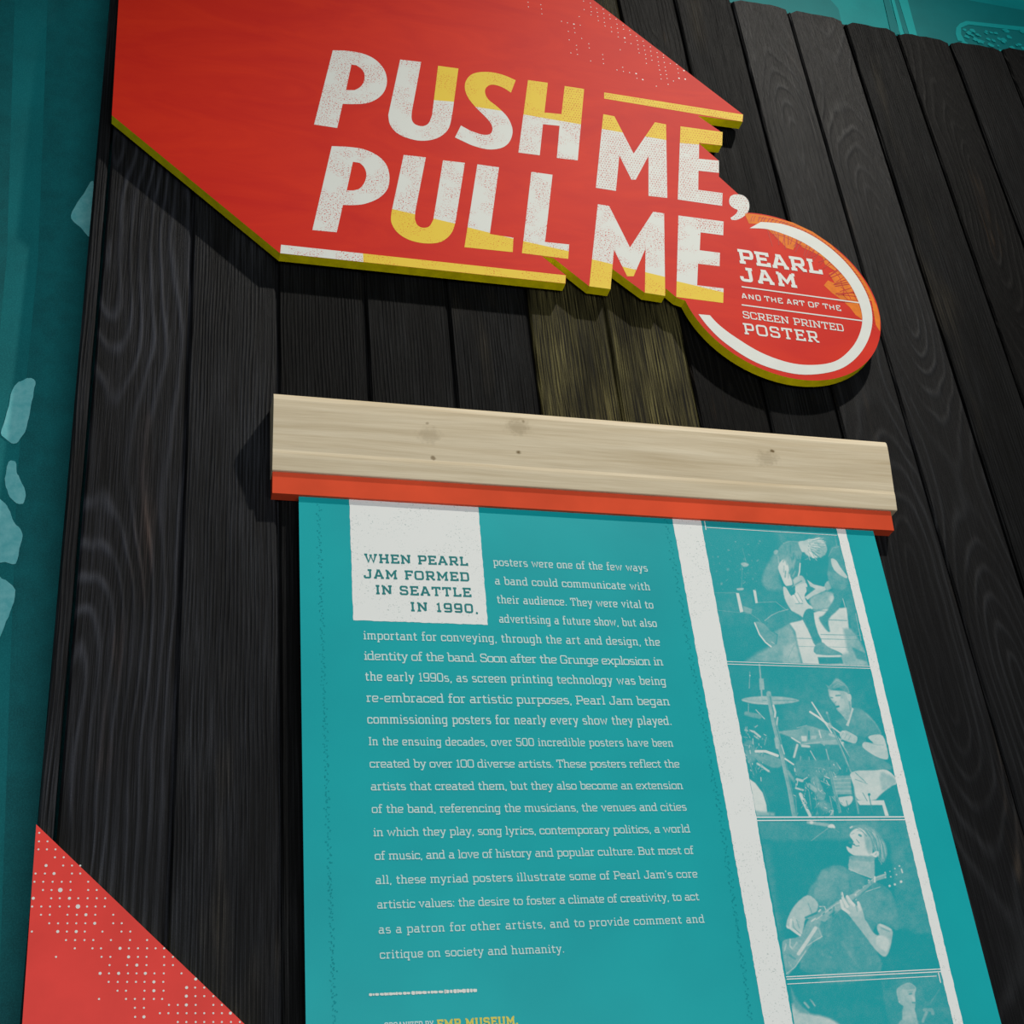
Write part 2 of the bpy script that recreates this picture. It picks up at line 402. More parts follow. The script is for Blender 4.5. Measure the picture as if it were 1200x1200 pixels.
# ------------------------------------------------------------------ stroke font with slab serifs
def I(x, y0=.6, y1=9.4, b='lr', t='lr', L=1.7):
    s = [[(x, y0), (x, y1)]]; sl = []
    for y, e in ((y0, b), (y1, t)):
        if e: sl.append([(x - (L if 'l' in e else 0), y), (x + (L if 'r' in e else 0), y)])
    return s, sl
def G(w, *parts):
    st, sl = [], []
    for p in parts:
        if isinstance(p, tuple): st += p[0]; sl += p[1]
        elif isinstance(p, list): st.append(p)
        else:
            q = p.split('|'); k = q[0]; pts = P(q[1])
            if k == 'c': st.append(('c', rnd_poly(pts)))
            elif k == 'r': st.append(rnd_poly(pts, False))
            elif k == 's': sl.append(pts)
            elif k == 'd': st.append(('d', pts[0]))
            else: st.append(pts)
    return w, st, sl
def rnd_poly(pts, closed=True, it=2):
    for _ in range(it):
        out = []; n = len(pts)
        rng = range(n) if closed else range(n - 1)
        if not closed: out.append(pts[0])
        for i in rng:
            a, b = pts[i], pts[(i+1) % n]
            out += [(a[0]*.75 + b[0]*.25, a[1]*.75 + b[1]*.25), (a[0]*.25 + b[0]*.75, a[1]*.25 + b[1]*.75)]
        if not closed: out.append(pts[-1])
        pts = out
    return pts
FONT = {
 ' ': G(3.6),
 'A': G(9.4, 'l|1.3,.6 4.2,9.4 5.2,9.4 8.1,.6', 'l|2.4,3.1 7,3.1', 's|0,.6 2.8,.6', 's|6.6,.6 9.4,.6', 's|2.9,9.4 5,9.4'),
 'B': G(8.4, I(1.8, b='l', t='l'), 'r|1.8,9.4 5.5,9.4 7.3,9.2 7.3,5.4 5.5,5.2 1.8,5.2', 'r|5,5.2 7.8,5.1 7.8,.7 5.5,.6 1.8,.6'),
 'C': G(8.2, 'r|7.4,6.8 7.4,9.4 4,9.4 .8,9.4 .8,5 .8,.6 4,.6 7.4,.6 7.4,3.2'),
 'D': G(8.8, I(1.8, b='l', t='l'), 'r|1.8,9.4 5,9.4 8,9.4 8,5 8,.6 5,.6 1.8,.6'),
 'E': G(8, I(1.8, b='l', t='l'), 'l|1.8,9.4 7.2,9.4 7.2,7.4', 'l|1.8,5.1 5.6,5.1', 'l|1.8,.6 7.4,.6 7.4,2.8', 's|5.6,6.2 5.6,4'),
 'F': G(7.6, I(1.8, t='l'), 'l|1.8,9.4 7.2,9.4 7.2,7.4', 'l|1.8,5 5.6,5', 's|5.6,6.1 5.6,3.9'),
 'G': G(8.6, 'r|7.4,7 7.4,9.4 4,9.4 .8,9.4 .8,5 .8,.6 4,.6 7.4,.6 7.4,4.4', 'l|4.8,4.4 8.4,4.4'),
 'H': G(9.6, I(1.8), I(7.8), 'l|1.8,5 7.8,5'),
 'I': G(3.8, I(1.9)),
 'J': G(7.6, 'r|6,9.4 6,5 6,.6 3.4,.6 .8,.6 .8,3.4', 's|3.8,9.4 7.6,9.4'),
 'L': G(7.6, I(1.8, b='l'), 'l|1.8,.6 7,.6 7,3'),
 'M': G(11, I(1.8, t='l'), I(9.2, t='r'), 'l|1.8,9.4 5.5,3 9.2,9.4'),
 'N': G(9.8, I(1.8, t='l'), I(8, b='', t='lr'), 'l|1.8,9.4 8,.6'),
 'O': G(8.8, 'c|.8,9.4 4.4,9.4 8,9.4 8,5 8,.6 4.4,.6 .8,.6 .8,5'),
 'P': G(8.2, I(1.8, t='l'), 'r|1.8,9.4 5.5,9.4 7.6,9.3 7.6,4.4 5.5,4.3 1.8,4.3'),
 'R': G(9, I(1.8, t='l'), 'r|1.8,9.4 5.5,9.4 7.6,9.3 7.6,4.6 5.5,4.5 1.8,4.5', 'l|4.6,4.5 7.4,.6', 's|6.6,.6 9,.6'),
 'S': G(8, 'r|6.9,7 6.9,9.4 3.8,9.4 1,9.4 1,5.4 4,5.1 7.2,4.8 7.2,.6 4,.6 .8,.6 .8,3'),
 'T': G(8.4, I(4.2, t=''), 'l|.7,7 .7,9.4 7.7,9.4 7.7,7'),
 'U': G(9.4, 'r|1.8,9.4 1.8,4 1.8,.6 4.7,.6 7.6,.6 7.6,4 7.6,9.4', 's|0,9.4 3.4,9.4', 's|6,9.4 9.4,9.4'),
 'W': G(12.4, 'l|1.4,9.4 3.8,.6 6.2,8 8.6,.6 11,9.4', 's|0,9.4 3,9.4', 's|9.4,9.4 12.4,9.4', 's|5,8.6 7.4,8.6'),
 'Z': G(8, 'l|.8,7 .8,9.4 7,9.4 .8,.6 7.2,.6 7.2,3'),
 'Y': G(9, 'l|1.2,9.4 4.5,5 7.8,9.4', I(4.5, .6, 5, t=''), 's|0,9.4 2.8,9.4', 's|6.2,9.4 9,9.4'),
 'a': G(7, 'r|1.2,6.6 4,6.6 5.4,6.6 5.4,4 5.4,.6', 'r|5.4,3.9 2.8,3.9 .7,3.9 .7,.6 2.8,.6 5.4,.6', 's|5.4,.6 7,.6'),
 'b': G(7.4, 'l|1.6,.6 1.6,10', 'r|1.6,6.6 4,6.6 6.6,6.6 6.6,3.6 6.6,.6 4,.6 1.6,.6', 's|0,10 1.6,10'),
 'c': G(6.6, 'r|5.9,4.8 5.9,6.6 3.4,6.6 .7,6.6 .7,3.6 .7,.6 3.4,.6 5.9,.6 5.9,2.2'),
 'd': G(7.6, 'l|5.8,.6 5.8,10', 'r|5.8,6.6 3.4,6.6 .7,6.6 .7,3.6 .7,.6 3.4,.6 5.8,.6', 's|4.2,10 5.8,10', 's|5.8,.6 7.4,.6'),
 'e': G(6.8, 'r|1,3.5 6,3.5 6,6.6 3.4,6.6 .7,6.6 .7,3.6 .7,.6 3.4,.6 6,.8'),
 'f': G(5, 'r|5.2,10 2.6,10 2.1,10 2.1,7 2.1,.6', 'l|.3,6.6 4.4,6.6', 's|.4,.6 4,.6'),
 'g': G(7.4, 'l|5.8,6.6 5.8,0', 'r|5.8,6.6 3.4,6.6 .7,6.6 .7,3.6 .7,.6 3.4,.6 5.8,.6', 'r|5.8,0 5.8,-2.4 3.4,-2.4 1,-2.4', 's|5.8,6.6 7.2,6.6'),
 'h': G(7.8, 'l|1.6,.6 1.6,10', 'r|1.6,6.6 4,6.6 6,6.6 6,4 6,.6', 's|0,10 1.6,10', 's|.3,.6 3,.6', 's|4.7,.6 7.6,.6'),
 'i': G(3.6, 'l|1.9,.6 1.9,6.6', 's|.4,6.6 1.9,6.6', 's|.3,.6 3.5,.6', 'd|1.9,9.2'),
 'k': G(7.4, 'l|1.6,.6 1.6,10', 'l|5.8,6.6 1.8,3.4 6,.6', 's|0,10 1.6,10', 's|.3,.6 3,.6', 's|4.8,.6 7.2,.6', 's|4.6,6.6 7,6.6'),
 'l': G(3.6, 'l|1.9,.6 1.9,10', 's|.4,10 1.9,10', 's|.3,.6 3.5,.6'),
 'm': G(11.6, 'l|1.6,.6 1.6,6.6', 'r|1.6,6.6 4,6.6 5.8,6.6 5.8,4 5.8,.6', 'r|5.8,6.6 8,6.6 9.9,6.6 9.9,4 9.9,.6', 's|.2,6.6 1.6,6.6', 's|.2,.6 2.9,.6', 's|4.7,.6 7,.6', 's|8.7,.6 11.4,.6'),
 'n': G(7.8, 'l|1.6,.6 1.6,6.6', 'r|1.6,6.6 4,6.6 6,6.6 6,4 6,.6', 's|.2,6.6 1.6,6.6', 's|.3,.6 3,.6', 's|4.7,.6 7.6,.6'),
 'o': G(7, 'c|.7,6.6 3.5,6.6 6.3,6.6 6.3,3.6 6.3,.6 3.5,.6 .7,.6 .7,3.6'),
 'p': G(7.6, 'l|1.6,6.6 1.6,-2.4', 'r|1.6,6.6 4,6.6 6.8,6.6 6.8,3.6 6.8,.6 4,.6 1.6,.6', 's|.2,6.6 1.6,6.6', 's|.2,-2.4 3,-2.4'),
 'q': G(7.4, 'l|5.8,6.6 5.8,-2.4', 'r|5.8,6.6 3.4,6.6 .7,6.6 .7,3.6 .7,.6 3.4,.6 5.8,.6', 's|4.4,-2.4 7.2,-2.4', 's|5.8,6.6 7.2,6.6'),
 'r': G(5.6, 'l|1.8,.6 1.8,6.6', 'r|1.8,4.4 1.8,6.6 4,6.6 5.4,6.6', 's|.3,6.6 1.8,6.6', 's|.3,.6 3.8,.6'),
 's': G(6.4, 'r|5.4,6.4 3.2,6.6 .9,6.6 .9,3.8 3.2,3.7 5.7,3.5 5.7,.6 3.2,.6 .8,.8'),
 't': G(5, 'r|2,9 2,4 2,.6 3.6,.6 4.9,.8', 'l|.3,6.6 4.6,6.6'),
 'u': G(7.8, 'r|1.7,6.6 1.7,3 1.7,.6 3.6,.6 6,.6', 'l|6,6.6 6,.6', 's|.2,6.6 1.7,6.6', 's|4.6,6.6 6,6.6', 's|6,.6 7.6,.6'),
 'v': G(7.2, 'l|1.1,6.6 3.6,.6 6.1,6.6', 's|0,6.6 2.4,6.6', 's|4.8,6.6 7.2,6.6'),
 'w': G(10.4, 'l|1.1,6.6 3.1,.6 5.2,6 7.3,.6 9.3,6.6', 's|0,6.6 2.3,6.6', 's|8.1,6.6 10.4,6.6'),
 'x': G(7.2, 'l|1.1,6.6 6.1,.6', 'l|6.1,6.6 1.1,.6', 's|0,6.6 2.3,6.6', 's|4.9,6.6 7.2,6.6', 's|0,.6 2.3,.6', 's|4.9,.6 7.2,.6'),
 'y': G(7.2, 'l|1.1,6.6 3.7,.8', 'l|6.1,6.6 2.8,-2.4 .8,-2.4', 's|0,6.6 2.4,6.6', 's|4.8,6.6 7.2,6.6'),
 '0': G(8, 'c|.8,9.4 4,9.4 7.2,9.4 7.2,5 7.2,.6 4,.6 .8,.6 .8,5'),
 '1': G(5, 'l|.8,8 2.6,9.4 2.6,.6', 's|.6,.6 4.6,.6'),
 '5': G(7.6, 'l|6.8,9.4 1.2,9.4 1.2,5.4', 'r|1.2,5.6 4,5.6 6.9,5.6 6.9,3 6.9,.6 4,.6 .8,.6 .8,2.4'),
 '9': G(7.6, 'c|.8,9.4 3.8,9.4 6.8,9.4 6.8,6.8 6.8,4.2 3.8,4.2 .8,4.2 .8,6.8', 'r|6.8,6.8 6.8,3 6.8,.6 3.8,.6 1,.6 1,1.6'),
 ',': G(2.6, 'l|1.4,.9 .9,-1.4'), '.': G(2.4, 'd|1.2,.7'), "'": G(2.4, 'l|1.2,9.8 1,7.6'),
 ':': G(2.6, 'd|1.2,.8', 'd|1.2,6'), '-': G(5, 'l|.8,3.8 4.2,3.8'),
}
def text_line(txt, A, B, cap, y, mat, parent, base, wt=1.3, sans=False, xs=1.0, name='text_line', mi_split=None, mats=None, fit=True):
    """letters from picture point A to B along the baseline; cap = cap height in metres"""
    a, b = W(*A, y), W(*B, y); ux = b - a; Ltot = ux.length; ux.normalize(); uz = Vector((-ux.z, 0, ux.x))
    k = cap / 10; nat = sum(FONT[c][0] for c in txt) * k * xs
    tr = (Ltot - nat) / (len(txt) - 1)
    if tr > .5 * k * 10 or tr < 0:                     # very loose or tight: stretch the letters instead
        xs *= (Ltot - .9 * k * (len(txt) - 1)) / nat; nat = sum(FONT[c][0] for c in txt) * k * xs; tr = (Ltot - nat) / (len(txt) - 1)
    mb = MB(); cx = 0
    for ci, c in enumerate(txt):
        w, st, sl = FONT[c]; mi = 0 if mi_split is None or ci < mi_split else 1
        def T(p): q = a + ux * (cx + p[0] * k * xs) + uz * (p[1] * k); return (q.x, q.z)
        for si, s_ in enumerate(st + ([] if sans else sl)):
            yk = y - .00003 * si
            if isinstance(s_, tuple) and s_[0] == 'd':
                p = T(s_[1]); mb.disc(p, .85 * wt / 1.3 * k, yk, 6, mi)
            elif isinstance(s_, tuple): mb.ribbon([T(p) for p in s_[1]], wt * k, yk, mi, True)
            else:
                q = list(s_)
                if len(q) == 2 and not sans:        # extend straight strokes by half a width at slabs
                    pass
                mb.ribbon([T(p) for p in q], wt * k, yk, mi)
        cx += w * k * xs + tr
    return mb.build(name, mats or mat, parent, base)

# ------------------------------------------------------------------ the big cut-out sign
SY = -.030; ST = .0195                       # front plane and board thickness
z1, z2, z3, z4, z5 = Z(100, 0, 3), Z(350, 40, 3.4286), Z(600, 80, 4), Z(780, 220, 4.2857), Z(600, 0, 4)
r4 = Z(700, 0, 4)
sgn_base = W(420, 180, SY); sgn_base = (sgn_base.x, 0, sgn_base.z)
sign = thing('exhibition_sign', sgn_base, 'big red cut-out title sign with lime edges reading PUSH ME, PULL ME', 'sign')
# disc part of the outline, an ellipse fitted to points of the photograph
dp = [(1032, 383.3), (1028.5, 362.3), (1022.7, 346), (880.3, 250.8), (920, 438), (1013.3, 427.7), (1008.7, 322.7), (955, 271.3), (850, 406.7),
      (900, 436), (950, 446.7), (975, 444.8), (1000, 436), (1027.5, 410), (826, 388)]
dw = np.array([(W(x, y, SY).x, W(x, y, SY).z) for x, y in dp])
A_ = np.c_[dw[:, 0]**2, dw[:, 0]*dw[:, 1], dw[:, 1]**2, dw[:, 0], dw[:, 1]]
mean = dw.mean(0); q = dw - mean
A_ = np.c_[q[:, 0]**2, q[:, 0]*q[:, 1], q[:, 1]**2, q[:, 0], q[:, 1]]
co = np.linalg.lstsq(A_, np.ones(len(q)), rcond=None)[0]
def conic_pts(co, ang0, ang1, n):
    out = []
    a, b, c, d, e = co
    Mx = np.array([[2*a, b], [b, 2*c]]); ctr = np.linalg.solve(Mx, [-d, -e])
    for i in range(n + 1):
        t = math.radians(ang0 + (ang1 - ang0) * i / n); u = np.array([math.cos(t), math.sin(t)])
        qa = a*u[0]**2 + b*u[0]*u[1] + c*u[1]**2
        qb = 2*a*ctr[0]*u[0] + b*(ctr[0]*u[1] + ctr[1]*u[0]) + 2*c*ctr[1]*u[1] + d*u[0] + e*u[1]
        qc = a*ctr[0]**2 + b*ctr[0]*ctr[1] + c*ctr[1]**2 + d*ctr[0] + e*ctr[1] - 1
        r = (-qb + math.sqrt(qb*qb - 4*qa*qc)) / (2*qa)
        out.append(tuple(ctr + u * r + mean))
    return out, tuple(ctr + mean)
_, CC = conic_pts(co, 0, 1, 1)
def ang(px, py):
    p = W(px, py, SY); return math.degrees(math.atan2(p.z - CC[1], p.x - CC[0]))
a0, a1 = ang(799.5, 352.5), ang(876, 250.5)
if a0 > 0: a0 -= 360
disc_pts, _ = conic_pts(co, a0, a1, 60)
def S2(pts, y=SY): return [(W(x, yy, y).x, W(x, yy, y).z) for x, yy in pts]
outline = S2([(591, -80), (146, -80), (139, 0), (131, 135), (328.3, 296.9), (662.7, 332.5), (663.3, 322.6), (634.6, 299.8), (648.7, 302.5), (690.5, 335.5),
              (715.5, 338.8), (717.5, 315), (755.5, 343), (779.5, 346.8), (780, 337.8), (792.8, 348.6)])
outline += disc_pts
outline += S2([(875.5, 247), (877.5, 240), (876, 234), (871.5, 230.3), (866, 228.2), (842.5, 207), (842.7, 202.8), (842, 188), (819, 168), (845.9, 170.6), (846.8, 155.8), (817.6, 135.6),
               (870.3, 142.7), (870.8, 134.3)])
mb = MB(); prism(mb, outline, SY, SY + ST, 0, 1)
mb.build('board', [M['red'], M['olive']], sign, sgn_base)
for px, py in ((220, 120), (560, 250), (930, 360), (700, 80), (430, 30)):
    c = W(px, py, 0); mb = MB()
    n = 12; ring = [(c.x + .012 * math.cos(2*math.pi*k/n), c.z + .012 * math.sin(2*math.pi*k/n)) for k in range(n)]
    prism(mb, ring, SY + ST, -.0013, 0, 0); mb.build('spacer', M['char_fine'], sign, sgn_base)

LY = SY - .00015
def letter(tr, outer, holes=(), split=None, dots=False, xmin=None, name='letter', label=None, sm=0, dotx=None):
    """split = two points; ink on the side 'above' or 'below' the line is yellow"""
    def w(pts): return [W(x, y, LY) for x, y in tr(pts)]
    import bmesh
    mb = MB(); mb.poly(w(outer), [w(h) for h in holes])
    mats = [M['ink_white_dots'], M['ink_yellow_dots']] if dots else [M['ink_white'], M['ink_yellow']]
    o = mb.build(name, mats, sign, sgn_base)
    if split:
        a, b, side = split; A, B = w([a])[0] - Vector(sgn_base), w([b])[0] - Vector(sgn_base)
        d = (B - A); n = Vector((-d.z, 0, d.x)); bm = bmesh.new(); bm.from_mesh(o.data)
        if n.z < 0: n = -n
        bmesh.ops.bisect_plane(bm, geom=bm.verts[:] + bm.edges[:] + bm.faces[:], plane_co=A, plane_no=n)
        if xmin is not None:
            X = w([(xmin, 300)])[0].x - sgn_base[0]
            bmesh.ops.bisect_plane(bm, geom=bm.verts[:] + bm.edges[:] + bm.faces[:], plane_co=(X, 0, 0), plane_no=(1, 0, 0))
        for f in bm.faces:
            c = f.calc_center_median(); up = (c - A).dot(n) > 0
            yes = up if side == 'above' else not up
            if xmin is not None and c.x < X: yes = False
            f.material_index = 1 if yes else 0
        bm.to_mesh(o.data); bm.free()
    if dots or dotx:
        hf = tr(outer); xs_ = [p[0] for p in hf]; ys_ = [p[1] for p in hf]; m2 = MB()
        row = 0; y = min(ys_)
        while y < max(ys_):
            x = min(xs_) + (row % 2) * 1.55
            while x < max(xs_):
                jx, jy = x, y + (x - min(xs_)) * .13
                d_ = 9.; ins = False
                for i in range(len(hf)):
                    a, b = hf[i], hf[(i+1) % len(hf)]; ex, ey = b[0]-a[0], b[1]-a[1]
                    t = max(0, min(1, ((jx-a[0])*ex + (jy-a[1])*ey) / (ex*ex + ey*ey + 1e-9)))
                    d_ = min(d_, math.hypot(jx-a[0]-t*ex, jy-a[1]-t*ey))
                    if (a[1] > jy) != (b[1] > jy) and jx < (b[0]-a[0])*(jy-a[1])/(b[1]-a[1]) + a[0]: ins = not ins
                if ins and d_ > .9 and (not dotx or jx > dotx[0]) and (not dotx or jy < dotx[1]) and rnd.random() < .93:
                    p = W(jx, jy, LY - .00008); m2.disc((p.x, p.z), rnd.uniform(.00080, .00112), LY - .00008, 6)
                x += 3.1
            y += 2.7; row += 1
        tag(link('halftone_dots', m2.v, m2.f, M['dot_red'], o, sgn_base, m2.m), kind='stuff')
    return tag(o, label)
def C(s, n=4): return catmull(P(s), n, False)
letter(z2, P('137,65') + C('185,66 250,76 305,100 342,140 355,185 345,228 315,260 270,278 215,281 177,280') + P('155,377 62,363'),
       [P('212,122') + C('232,125 255,142 265,165 262,190 248,212 225,225') + P('190,225')], label='white letter P of PUSH')
letter(z2, P('408,102 492,112') + C('455,310 454,340 466,361 497,370 522,358 536,325') + P('560,127 642,138') + C('618,315 603,378 568,412 520,427 465,425 402,402 368,365 360,325'),
       split=((530, 264), (640, 273), 'above'), xmin=528, label='letter U of PUSH, yellow tip on the right arm')
letter(z2, P('872,185 853,235') + C('853,235 815,212 775,203 752,217 750,240 765,265 800,293 838,332 857,372 858,405 843,438 812,458 760,463 700,448 660,430 628,415') +
       P('652,367') + C('690,388 735,403 765,403 778,388 774,362 750,332 710,292 682,257 668,220 672,188 692,164 725,153 775,153 825,165 872,185')[:-1],
       split=((710, 292), (815, 308), 'above'), label='letter S, yellow above and white below')
letter(z3, P('75,55 168,68 152,207 232,215 247,83 338,97 308,432 210,420 223,270 145,262 130,408 30,395'),
       split=((52, 216), (323, 263), 'above'), dotx=(660, 150), label='letter H, yellow above and white below')
letter(z2, P('133,450') + C('190,452 260,462 320,490 355,530 365,580 355,625 320,660 265,682 215,687 178,686') + P('153,796 55,787'),
       [P('218,513') + C('245,517 263,535 272,562 265,595 245,620 220,628') + P('193,628')], label='white letter P of PULL')
letter(z2, P('422,485 511,495') + C('468,715 468,745 478,768 500,778 525,772 541,745') + P('580,507 668,517') + C('630,755 618,792 595,820 560,838 500,840 440,825 395,795 372,755 373,715'),
       split=((374, 702), (632, 762), 'below'), label='letter U of PULL, yellow at the bottom')
letter(z2, P('718,523 805,535 768,803 863,818 860,876 666,856'), split=((680, 776), (863, 822), 'below'), label='first letter L, yellow foot')
letter(z2, P('935,553 1020,565 990,835 1087,845 1083,903 897,880'), split=((905, 832), (1085, 872), 'below'), label='second letter L, yellow foot')
letter(z3, P('428,215 480,225 570,400 670,253 722,263 728,608 640,598 640,410 580,522 560,522 503,408 487,575 393,560'),
       split=((425, 285), (725, 337), 'above'), dots=True, label='upper letter M, dotted, yellow on top')
letter(z3, P('790,272 987,299 985,362 877,349 876,424 970,433 970,490 874,480 873,570 987,585 985,645 777,615'),
       split=((787, 350), (985, 366), 'above'), dots=True, label='upper letter E, dotted, yellow top arm')
letter(z3, C('1040,592 1070,592 1095,604 1111,630 1110,665 1088,693 1055,710 1030,711') + C('1024,701 1048,684 1058,665 1040,656 1022,640 1018,618 1024,600'),
       dots=True, name='comma', label='white dotted comma')
letter(z3, P('402,637 455,645 553,840 662,672 713,680 718,1067 623,1052 626,845 570,975 540,975 478,850 462,1035 362,1022'),
       split=((375, 895), (718, 978), 'below'), label='lower letter M, yellow feet')
letter(z3, P('780,690 992,718 990,783 884,769 880,853 975,865 973,928 872,916 868,1017 992,1032 990,1100 770,1072'),
       split=((773, 998), (990, 1050), 'below'), dotx=(818, 277), label='lower letter E, yellow foot')
letter(z3, P('432,113 1083,217 1080,250 432,142'), split=((0, 600), (1200, 600), 'above'), dots=True, name='stripe', label='yellow dotted stripe over ME')
letter(Z(0, 0, 1), [(329.3, 286.7), (663, 322.6), (662.5, 332.2), (328.4, 296.7)], split=((300, 600), (900, 600), 'above'), xmin=425.5, name='stripe', label='white and yellow stripe along the lower edge')
# ring, hatching and captions of the round part
RY = LY - .00015
orange = ['465,158 550,152 640,175 740,222 830,285 910,365 975,450 1008,512 1015,550 985,560 985,660 955,640 925,600 880,560 838,530 795,490 815,465 850,480 820,430 852,418 800,385 790,350 745,325 690,300 660,275 640,312 608,303 565,258 520,215 480,195',
          '1030,540 1060,590 1077,655 1077,722 1056,690 1042,610']
mb = MB()
for s_ in orange: mb.poly([W(x, y, LY) for x, y in z4(P(s_))])
full, _ = conic_pts(co, 100, 2, 60); full = [(CC[0] + (x - CC[0]) * .985, CC[1] + (z - CC[1]) * .985) for x, z in full]
mb.poly([(x, LY - .00001, z) for x, z in full] + [(CC[0] + (x - CC[0]) * .87, LY - .00001, CC[1] + (z - CC[1]) * .87) for x, z in full[::-1]])
mb.build('orange_hatching', M['orange_ink'], sign, sgn_base)
mb = MB()
def pol(r, a): return (CC[0] + r * math.cos(math.radians(a)), CC[1] + r * math.sin(math.radians(a)))
for i in range(52):                                       # outside the ring: short cuts to the rim
    a = 98 - i * 2.25 + rnd.uniform(-.5, .5)
    mb.ribbon([pol(.178, a), pol(.186, a - 1.2), pol(.1925, a - 2.6)], rnd.uniform(.0013, .0021), RY + .00012 - (i % 9) * .00001)
mb.ribbon([pol(.190, 92 - 8 * k) for k in range(12)], .0013, RY + .00012 - (i % 9) * .00001)
for i in range(34):                                       # inside the ring: fanned cuts
    a = 88 - i * 2.7 + rnd.uniform(-1, 1); r0 = rnd.uniform(.118, .14); t = rnd.uniform(-5, 5)
    mb.ribbon([pol(r0, a + t), pol(.155, a + t * .4), pol(.176, a)], rnd.uniform(.0012, .0022), RY + .00012 - (i % 9) * .00001)
for i, (r0, a, b_) in enumerate( ((.150, 84, 50), (.158, 60, 18), (.146, 30, 2), (.163, 24, -8), (.139, 14, 0))):
    mb.ribbon([pol(r0 + .003 * math.sin(k), a + (b_ - a) * k / 8) for k in range(9)], .0015, RY + .00012 - (i % 9) * .00001)
tag(mb.build('red_hatching', M['red_line'], sign, sgn_base), kind='stuff')
ro = catmull(P('478,172 540,176 600,186 700,222 800,282 900,370 980,475 1027,580 1038,680 1010,780 945,866 850,920 700,939 560,915 430,865 300,780 220,705 165,635'), 5)
rin = catmull(P('222,640 270,690 350,750 480,828 620,878 740,890 850,872 925,815 972,740 988,650 960,550 900,450 800,350 700,280 600,235 510,208 422,203'), 5)
mb = MB(); mb.poly([W(x, y, RY) for x, y in z4(ro + rin)]); mb.build('ring', M['plain_white'], sign, sgn_base)
for a, b in (((382, 497), (975, 578)), ((382, 588), (988, 668))):
    mb = MB(); q = S2(z4([a, b]), RY - .0001); mb.ribbon(q, .0030, RY - .0001); mb.build('rule', M['plain_white'], sign, sgn_base)
def sgt(t, a, b, cap, wt, **k): text_line(t, z4([a])[0], z4([b])[0], cap, RY - .0001, M['plain_white'], sign, sgn_base, wt, name='caption', **k)
def capm(px_h, X, Y):                     # metres for a cap height measured in enlargement z4 pixels
    a = W(*z4([(X, Y)])[0], RY); b_ = W(*z4([(X - .0 * px_h, Y - px_h)])[0], RY); return (b_ - a).length
sgt('PEARL', (372, 376), (787, 432), capm(63, 500, 390), 2.2, xs=1.1)
sgt('JAM', (380, 466), (662, 501), capm(63, 500, 480), 2.2, xs=1.1)
sgt('AND THE ART OF THE', (382, 556), (882, 619), capm(26, 600, 580), 1.7, sans=True)
sgt('SCREEN PRINTED', (390, 654), (897, 722), capm(34, 600, 690), 1.4)
sgt('POSTER', (397, 734), (773, 778), capm(52, 500, 750), 1.6)
# halftone dots at the sloping edge
DOT = '''75,10 77,32 135,22 138,42 140,65 335,5 338,45 367,15 370,33 372,55 370,70 397,40 400,58 402,77 405,97 427,43 430,63 432,85 433,105 436,122 457,70 460,88 465,128 467,148 488,90 492,113 494,133 497,153 498,173 521,118 523,137 528,178 530,198 551,143 555,163 558,204 583,170 587,190 590,210 592,230 596,248 614,193 618,215 622,235 626,255 628,275 630,297 648,220 650,240 653,262 656,282 680,247 683,268 686,290 688,307 692,328 697,350 699,370 710,258 710,270 714,293 718,315 720,332 724,350 727,368 732,395 742,298 772,302 777,323 780,342 783,367 757,380 812,371 806,331 315,78 232,100 260,107 290,113 292,132 320,118 264,147 295,153 268,187 327,180 360,205 362,225 302,213 304,232 307,255 276,248 369,286 425,256 427,277 429,298 507,233 492,328 519,316 522,335 551,340 582,345 586,367 613,373 677,404'''
BIG = {(528, 178), (290, 113), (582, 345), (613, 373), (783, 367), (812, 371), (806, 331)}
mb = MB()
for x, y in z5(P(DOT)) :
    p = W(x, y, LY); mb.disc((p.x, p.z), .0019 if ((round((x-600)*4), round(y*4)) in BIG) else .00115, LY, 8)
tag(mb.build('halftone_dots', M['plain_white'], sign, sgn_base), kind='stuff')

# ------------------------------------------------------------------ red corner panel, lower left
TY = -.012
tb = W(80, 1150, TY); tb = (tb.x, 0, tb.z - .3)
tri = thing('corner_panel', tb, 'coral red sloping corner panel with white halftone dots at lower left', 'panel')
q = S2([(42.5, 966), (286.5, 1200)], TY)
dx, dz = q[1][0] - q[0][0], q[1][1] - q[0][1]
drop = .33
pts = [q[0], (q[0][0] + dx / dz * (-drop), q[0][1] - drop), (q[0][0] + .0, q[0][1] - drop)]
lft = S2([(42.5, 966), (26, 1200)], TY); sl = (lft[1][0] - lft[0][0]) / (lft[1][1] - lft[0][1])
pts[2] = (q[0][0] - sl * drop, q[0][1] - drop)
mb = MB(); prism(mb, pts, TY, -.0015, 0, 1); mb.build('board', [M['triangle_red'], M['olive']], tri, tb)
rows = {528: '138', 558: '137 167', 586: '135 165 195', 614: '193 224', 643: '162* 222 253 282', 671: '125 158 190* 253 282', 700: '121 152 185 217 248 310',
 729: '151 181 212** 248 310 340', 758: '117* 180 210 244* 275 308 340 370', 787: '113 145 176 210 242 274** 306 336 368', 816: '144 175 237 270 302* 335 398',
 846: '173 204 237 268 300 333* 398 428', 875: '112 203* 235 268* 298 360 427 458', 905: '232 264 297 328 390 457 517', 934: '263 325 355 422* 453 485 517 547 577',
 964: '197 357 388 452* 485 515 577 608', 993: '385 447 481* 515 577 608', 1022: '352* 383 417* 450 480 511* 543 576 638', 1052: '382 414 447 478 508 541* 574',
 1042: '688*', 1072: '656* 686 718', 1083: '413 443 508 541* 575', 1102: '655* 687 718 750', 1112: '348 443 474 506 541 570', 1133: '594 625 655* 688 750 780', 1143: '474 506',
 1162: '562 592 625 656 687 718 750 780 810*', 1175: '475 506*', 1193: '625 655 688 718 750 780 812 843'}
mb = MB()
